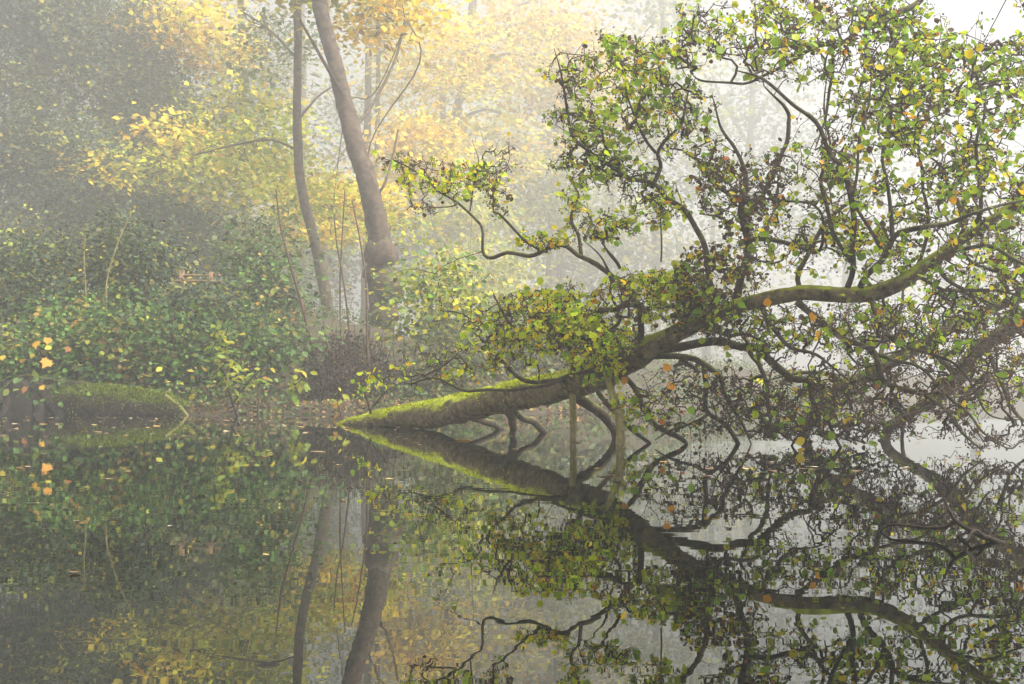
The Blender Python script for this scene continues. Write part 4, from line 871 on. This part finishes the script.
sapling('yellow-green sapling growing out of the water beside the mossy log', [[(240, 424, 3.4, 21.5), (236, 412, 3.2, 21.4), (231, 398, 2.8, 21.3), (225, 375, 2.4, 21.2), (222, 350, 2, 21.2), (228, 328, 1.4, 21.2)], [(233, 404, 2.4, 21.3), (246, 385, 2.2, 21.0), (262, 368, 1.4, 20.9)], [(234, 410, 2, 21.3), (218, 415, 1.8, 20.9), (198, 425, 1.2, 20.6)]],
        [(225, 345, 18, 22, 21.2, .25, 26), (240, 378, 40, 20, 21.1, .3, 50), (215, 388, 25, 16, 21.2, .25, 22)], 21, 130, .15)
sapling('small sprig with yellow-green leaves above dark water left of the thicket', [[(262, 382, 1.8, 21.2), (280, 388, 1.6, 21), (292, 385, 1.4, 20.9), (300, 377, 1.2, 20.9)], [(258, 440, 2, 21), (258, 415, 2, 21), (260, 383, 1.8, 21.1)]], [(299, 384, 14, 18, 20.9, .2, 22)], 21, 34, .15)
sapling('tiny leafy shoot at the tip of the mossy trunk', [[(345, 425, 2, 19), (340, 412, 1.8, 19), (338, 400, 1.2, 19)]], [(340, 402, 12, 12, 19, .15, 12)], 19, 16, .13)

# wooden rail behind the bushes
fr_ = empty('wooden_rail', 'pale tan wooden rail between two short posts up in the bushes', 'fence')
d_ = 25.95
def box(mb, c, s):
    x, y, z = s[0] / 2, s[1] / 2, s[2] / 2; bv = min(s) * .12
    v = [(-x + bv, -y, -z), (x - bv, -y, -z), (x, -y + bv, -z), (x, y - bv, -z), (x - bv, y, -z), (-x + bv, y, -z), (-x, y - bv, -z), (-x, -y + bv, -z)]
    v = np.array(v + [(a_, b_, z) for a_, b_, c_ in v]) + c
    mb.add(v, [[7, 6, 5, 4, 3, 2, 1, 0], list(range(8, 16))] + [[i, (i + 1) % 8, 8 + (i + 1) % 8, 8 + i] for i in range(8)])
for x, y0, wd in ((182, 270, 4.2), (211.5, 272, 4.2)):
    p = P(x, y0, d_); gz = float(ground_z(p[0], d_)) - .2
    mb = MB(); box(mb, np.array((p[0], d_, (p[2] + gz) / 2)), (px(wd, d_), .12, p[2] - gz)); mb.build('post', M_TIMBER, fr_)
for (x0, x1, y, h_, dy) in ((174, 222, 281.5, 2.6, -.09), (176, 220, 275, 2.4, .09)):
    mb = MB(); box(mb, (P(x0, y, d_) + P(x1, y, d_)) / 2 + np.array((0, dy, 0)), (px(x1 - x0, d_), .05, px(h_, d_))); mb.build('rail', M_TIMBER, fr_)
p = P(196, 280, d_); set_base(fr_, (p[0], d_, float(ground_z(p[0], d_))))

# leaf litter and low plants on the bank
mb = MB(); n = 9000
X = rng.uniform(-13, 3, n); Y = shore(X) + rng.exponential(1.1, n) - .15
z = ground_z(X, Y); ok = z > -.02; X, Y, z = X[ok], Y[ok], z[ok]; n = len(X)
add_leaves(mb, np.stack((X, Y, z + .03), 1), rng.normal(size=(n, 3)) * .45 + np.array((0, -.3, .8)), rng.normal(size=(n, 3)), rng.uniform(.05, .13, n), pick([(4, (.15, .075, .03)), (2, (.28, .16, .05)), (1, (.42, .28, .06)), (4, (.06, .04, .025)), (3, (.09, .13, .03))], n))
tag(mb.build('leaf_litter', M_LITTER), 'brown and orange fallen leaves covering the muddy bank edge', 'leaves', kind='stuff')
mb = MB(); n = 26000
X = rng.uniform(-15, 12, n); Y = shore(X) + np.where(rng.uniform(size=n) < .25, rng.uniform(-.1, .8, n), rng.uniform(.4, 14, n))
cl = fbm(X * 1.3, Y * 1.1); ok = cl > -.2; X, Y = X[ok], Y[ok]; n = len(X); z = ground_z(X, Y)
h_ = rng.uniform(.02, .45, n)
add_leaves(mb, np.stack((X, Y, z + h_), 1), rng.normal(size=(n, 3)) * .6 + np.array((0, -.3, .7)), rng.normal(size=(n, 3)), rng.uniform(.06, .13, n), pick(GREY + BRAM[:3] + [(14, (.25, .13, .05))], n))
tag(mb.build('undergrowth', M_BGLEAF), 'low tangled green undergrowth covering the wooded slope', 'undergrowth', kind='stuff')

# ------------------------------------------------------------------ on the water: fallen leaves, a dead branch
fmesh = leaf_meshes('floating_leaf', M_LITTER, [(.42, .26, .07), (.32, .22, .1), (.45, .33, .12), (.2, .12, .06), (.4, .32, .2)], OVAL_V * np.array((1.3, 1, .15)), ALDER_F, 2)
def float_leaf(x, y, size, me, label, group=None):
    d = F * CH / (y - YH)
    pos = P(x, y, d); pos[2] = .006
    a_ = rng.uniform(0, 6.28)
    o = place_leaf('floating_leaf', me, pos, np.array((rng.normal(0, .03), rng.normal(0, .03), 1)), np.array((math.cos(a_), math.sin(a_), 0)), size, None)
    return tag(o, label, 'leaf', group)
GL1 = 'pale fallen leaf floating on the dark water near the left bank'; GL2 = 'fallen leaf floating on the pond among the alder reflections'; GL3 = 'scattered fallen leaf floating on the open dark water at lower left'
for i in range(120):
    x = rng.uniform(0, 350); y = 417 + abs(rng.normal(0, 9)); float_leaf(x, y, rng.uniform(.06, .16), fmesh[rng.integers(10)][1], GL1, 'leaves floating by the left bank')
for i in range(70):
    x = rng.uniform(380, 1010); y = rng.uniform(432, 480) if x > 560 else rng.uniform(428, 450); float_leaf(x, y, rng.uniform(.05, .1), fmesh[rng.integers(10)][1], GL2, 'leaves floating under the alder')
for i in range(26):
    x = rng.uniform(0, 480); y = 445 + rng.exponential(45); 
    if y < 675: float_leaf(x, y, rng.uniform(.025, .045) * (1.8 if y < 480 else 1), fmesh[rng.integers(10)][1], GL3, 'leaves floating on open water')
bright = leaf_meshes('floating_leaf', M_LITTER, [(.8, .42, .03)], SY_V, SY_F, 1)[0][1]
float_leaf(471, 441, .16, bright, 'bright orange leaf floating in front of the mossy trunk')

db = empty('dead_branch', 'wet forked dead branch lying just above the water at lower right', 'branch')
for pts in ([(1060, 560, 7, 3.7), (1012, 547, 6, 3.72), (985, 537, 5.5, 3.75), (968, 529, 5, 3.78), (955, 520, 4.5, 3.8), (948, 508, 3, 3.82), (944, 498, 2, 3.84)],
            [(955, 521, 4.4, 3.8), (945, 527, 4, 3.85), (930, 528, 4, 3.9), (910, 526, 3.4, 3.95), (891, 525, 2.6, 4.0), (880, 531, 1.6, 4.02)],
            [(985, 538, 3.4, 3.75), (975, 530, 3, 3.7), (966, 541, 2, 3.66)],
            [(972, 532, 2.6, 3.78), (960, 535, 2, 3.86), (952, 541, 1.5, 3.9)]):
    p = [P(a_, b_, d_) for a_, b_, w_, d_ in pts]; r = [px(w_, d_) / 2 for a_, b_, w_, d_ in pts]
    q, rr = smooth_path(p, r, .02); mb = MB(); tube(mb, q, rr, 8, rough=.05); mb.build('branch', M_WETSTICK, db, smooth=True)
p = P(1012, 547, 3.72); set_base(db, (p[0], p[1], 0))

set_base(alder, tq[3])
# ------------------------------------------------------------------ the fog
m = bpy.data.materials.new('pale fog'); m.use_nodes = True; t = m.node_tree
for n_ in list(t.nodes):
    if n_.type == 'BSDF_PRINCIPLED': t.nodes.remove(n_)
pv = t.nodes.new('ShaderNodeVolumePrincipled')
pv.inputs['Color'].default_value = (.98, .985, .985, 1); pv.inputs['Density'].default_value = FOG_DENSITY; pv.inputs['Anisotropy'].default_value = .6
pv.inputs['Density Attribute'].default_value = ''; pv.inputs['Temperature Attribute'].default_value = ''
t.links.new(pv.outputs[0], t.nodes['Material Output'].inputs['Volume'])
bpy.context.view_layer.update()
zmax = max((o.matrix_world @ Vector(c))[2] for o in sc.objects if o.type == 'MESH' for c in o.bound_box)
g = MB(); x0, x1, y0, y1, z0, z1 = -280, 280, -36, 280, -2.5, zmax + 1.0
v = [(x0, y0, z0), (x1, y0, z0), (x1, y1, z0), (x0, y1, z0), (x0, y0, z1), (x1, y0, z1), (x1, y1, z1), (x0, y1, z1)]
g.add(v, [[3, 2, 1, 0], [4, 5, 6, 7], [0, 1, 5, 4], [1, 2, 6, 5], [2, 3, 7, 6], [3, 0, 4, 7]])
tag(g.build('haze', m), 'pale morning fog filling the air over the pond and wood', 'fog', kind='stuff')
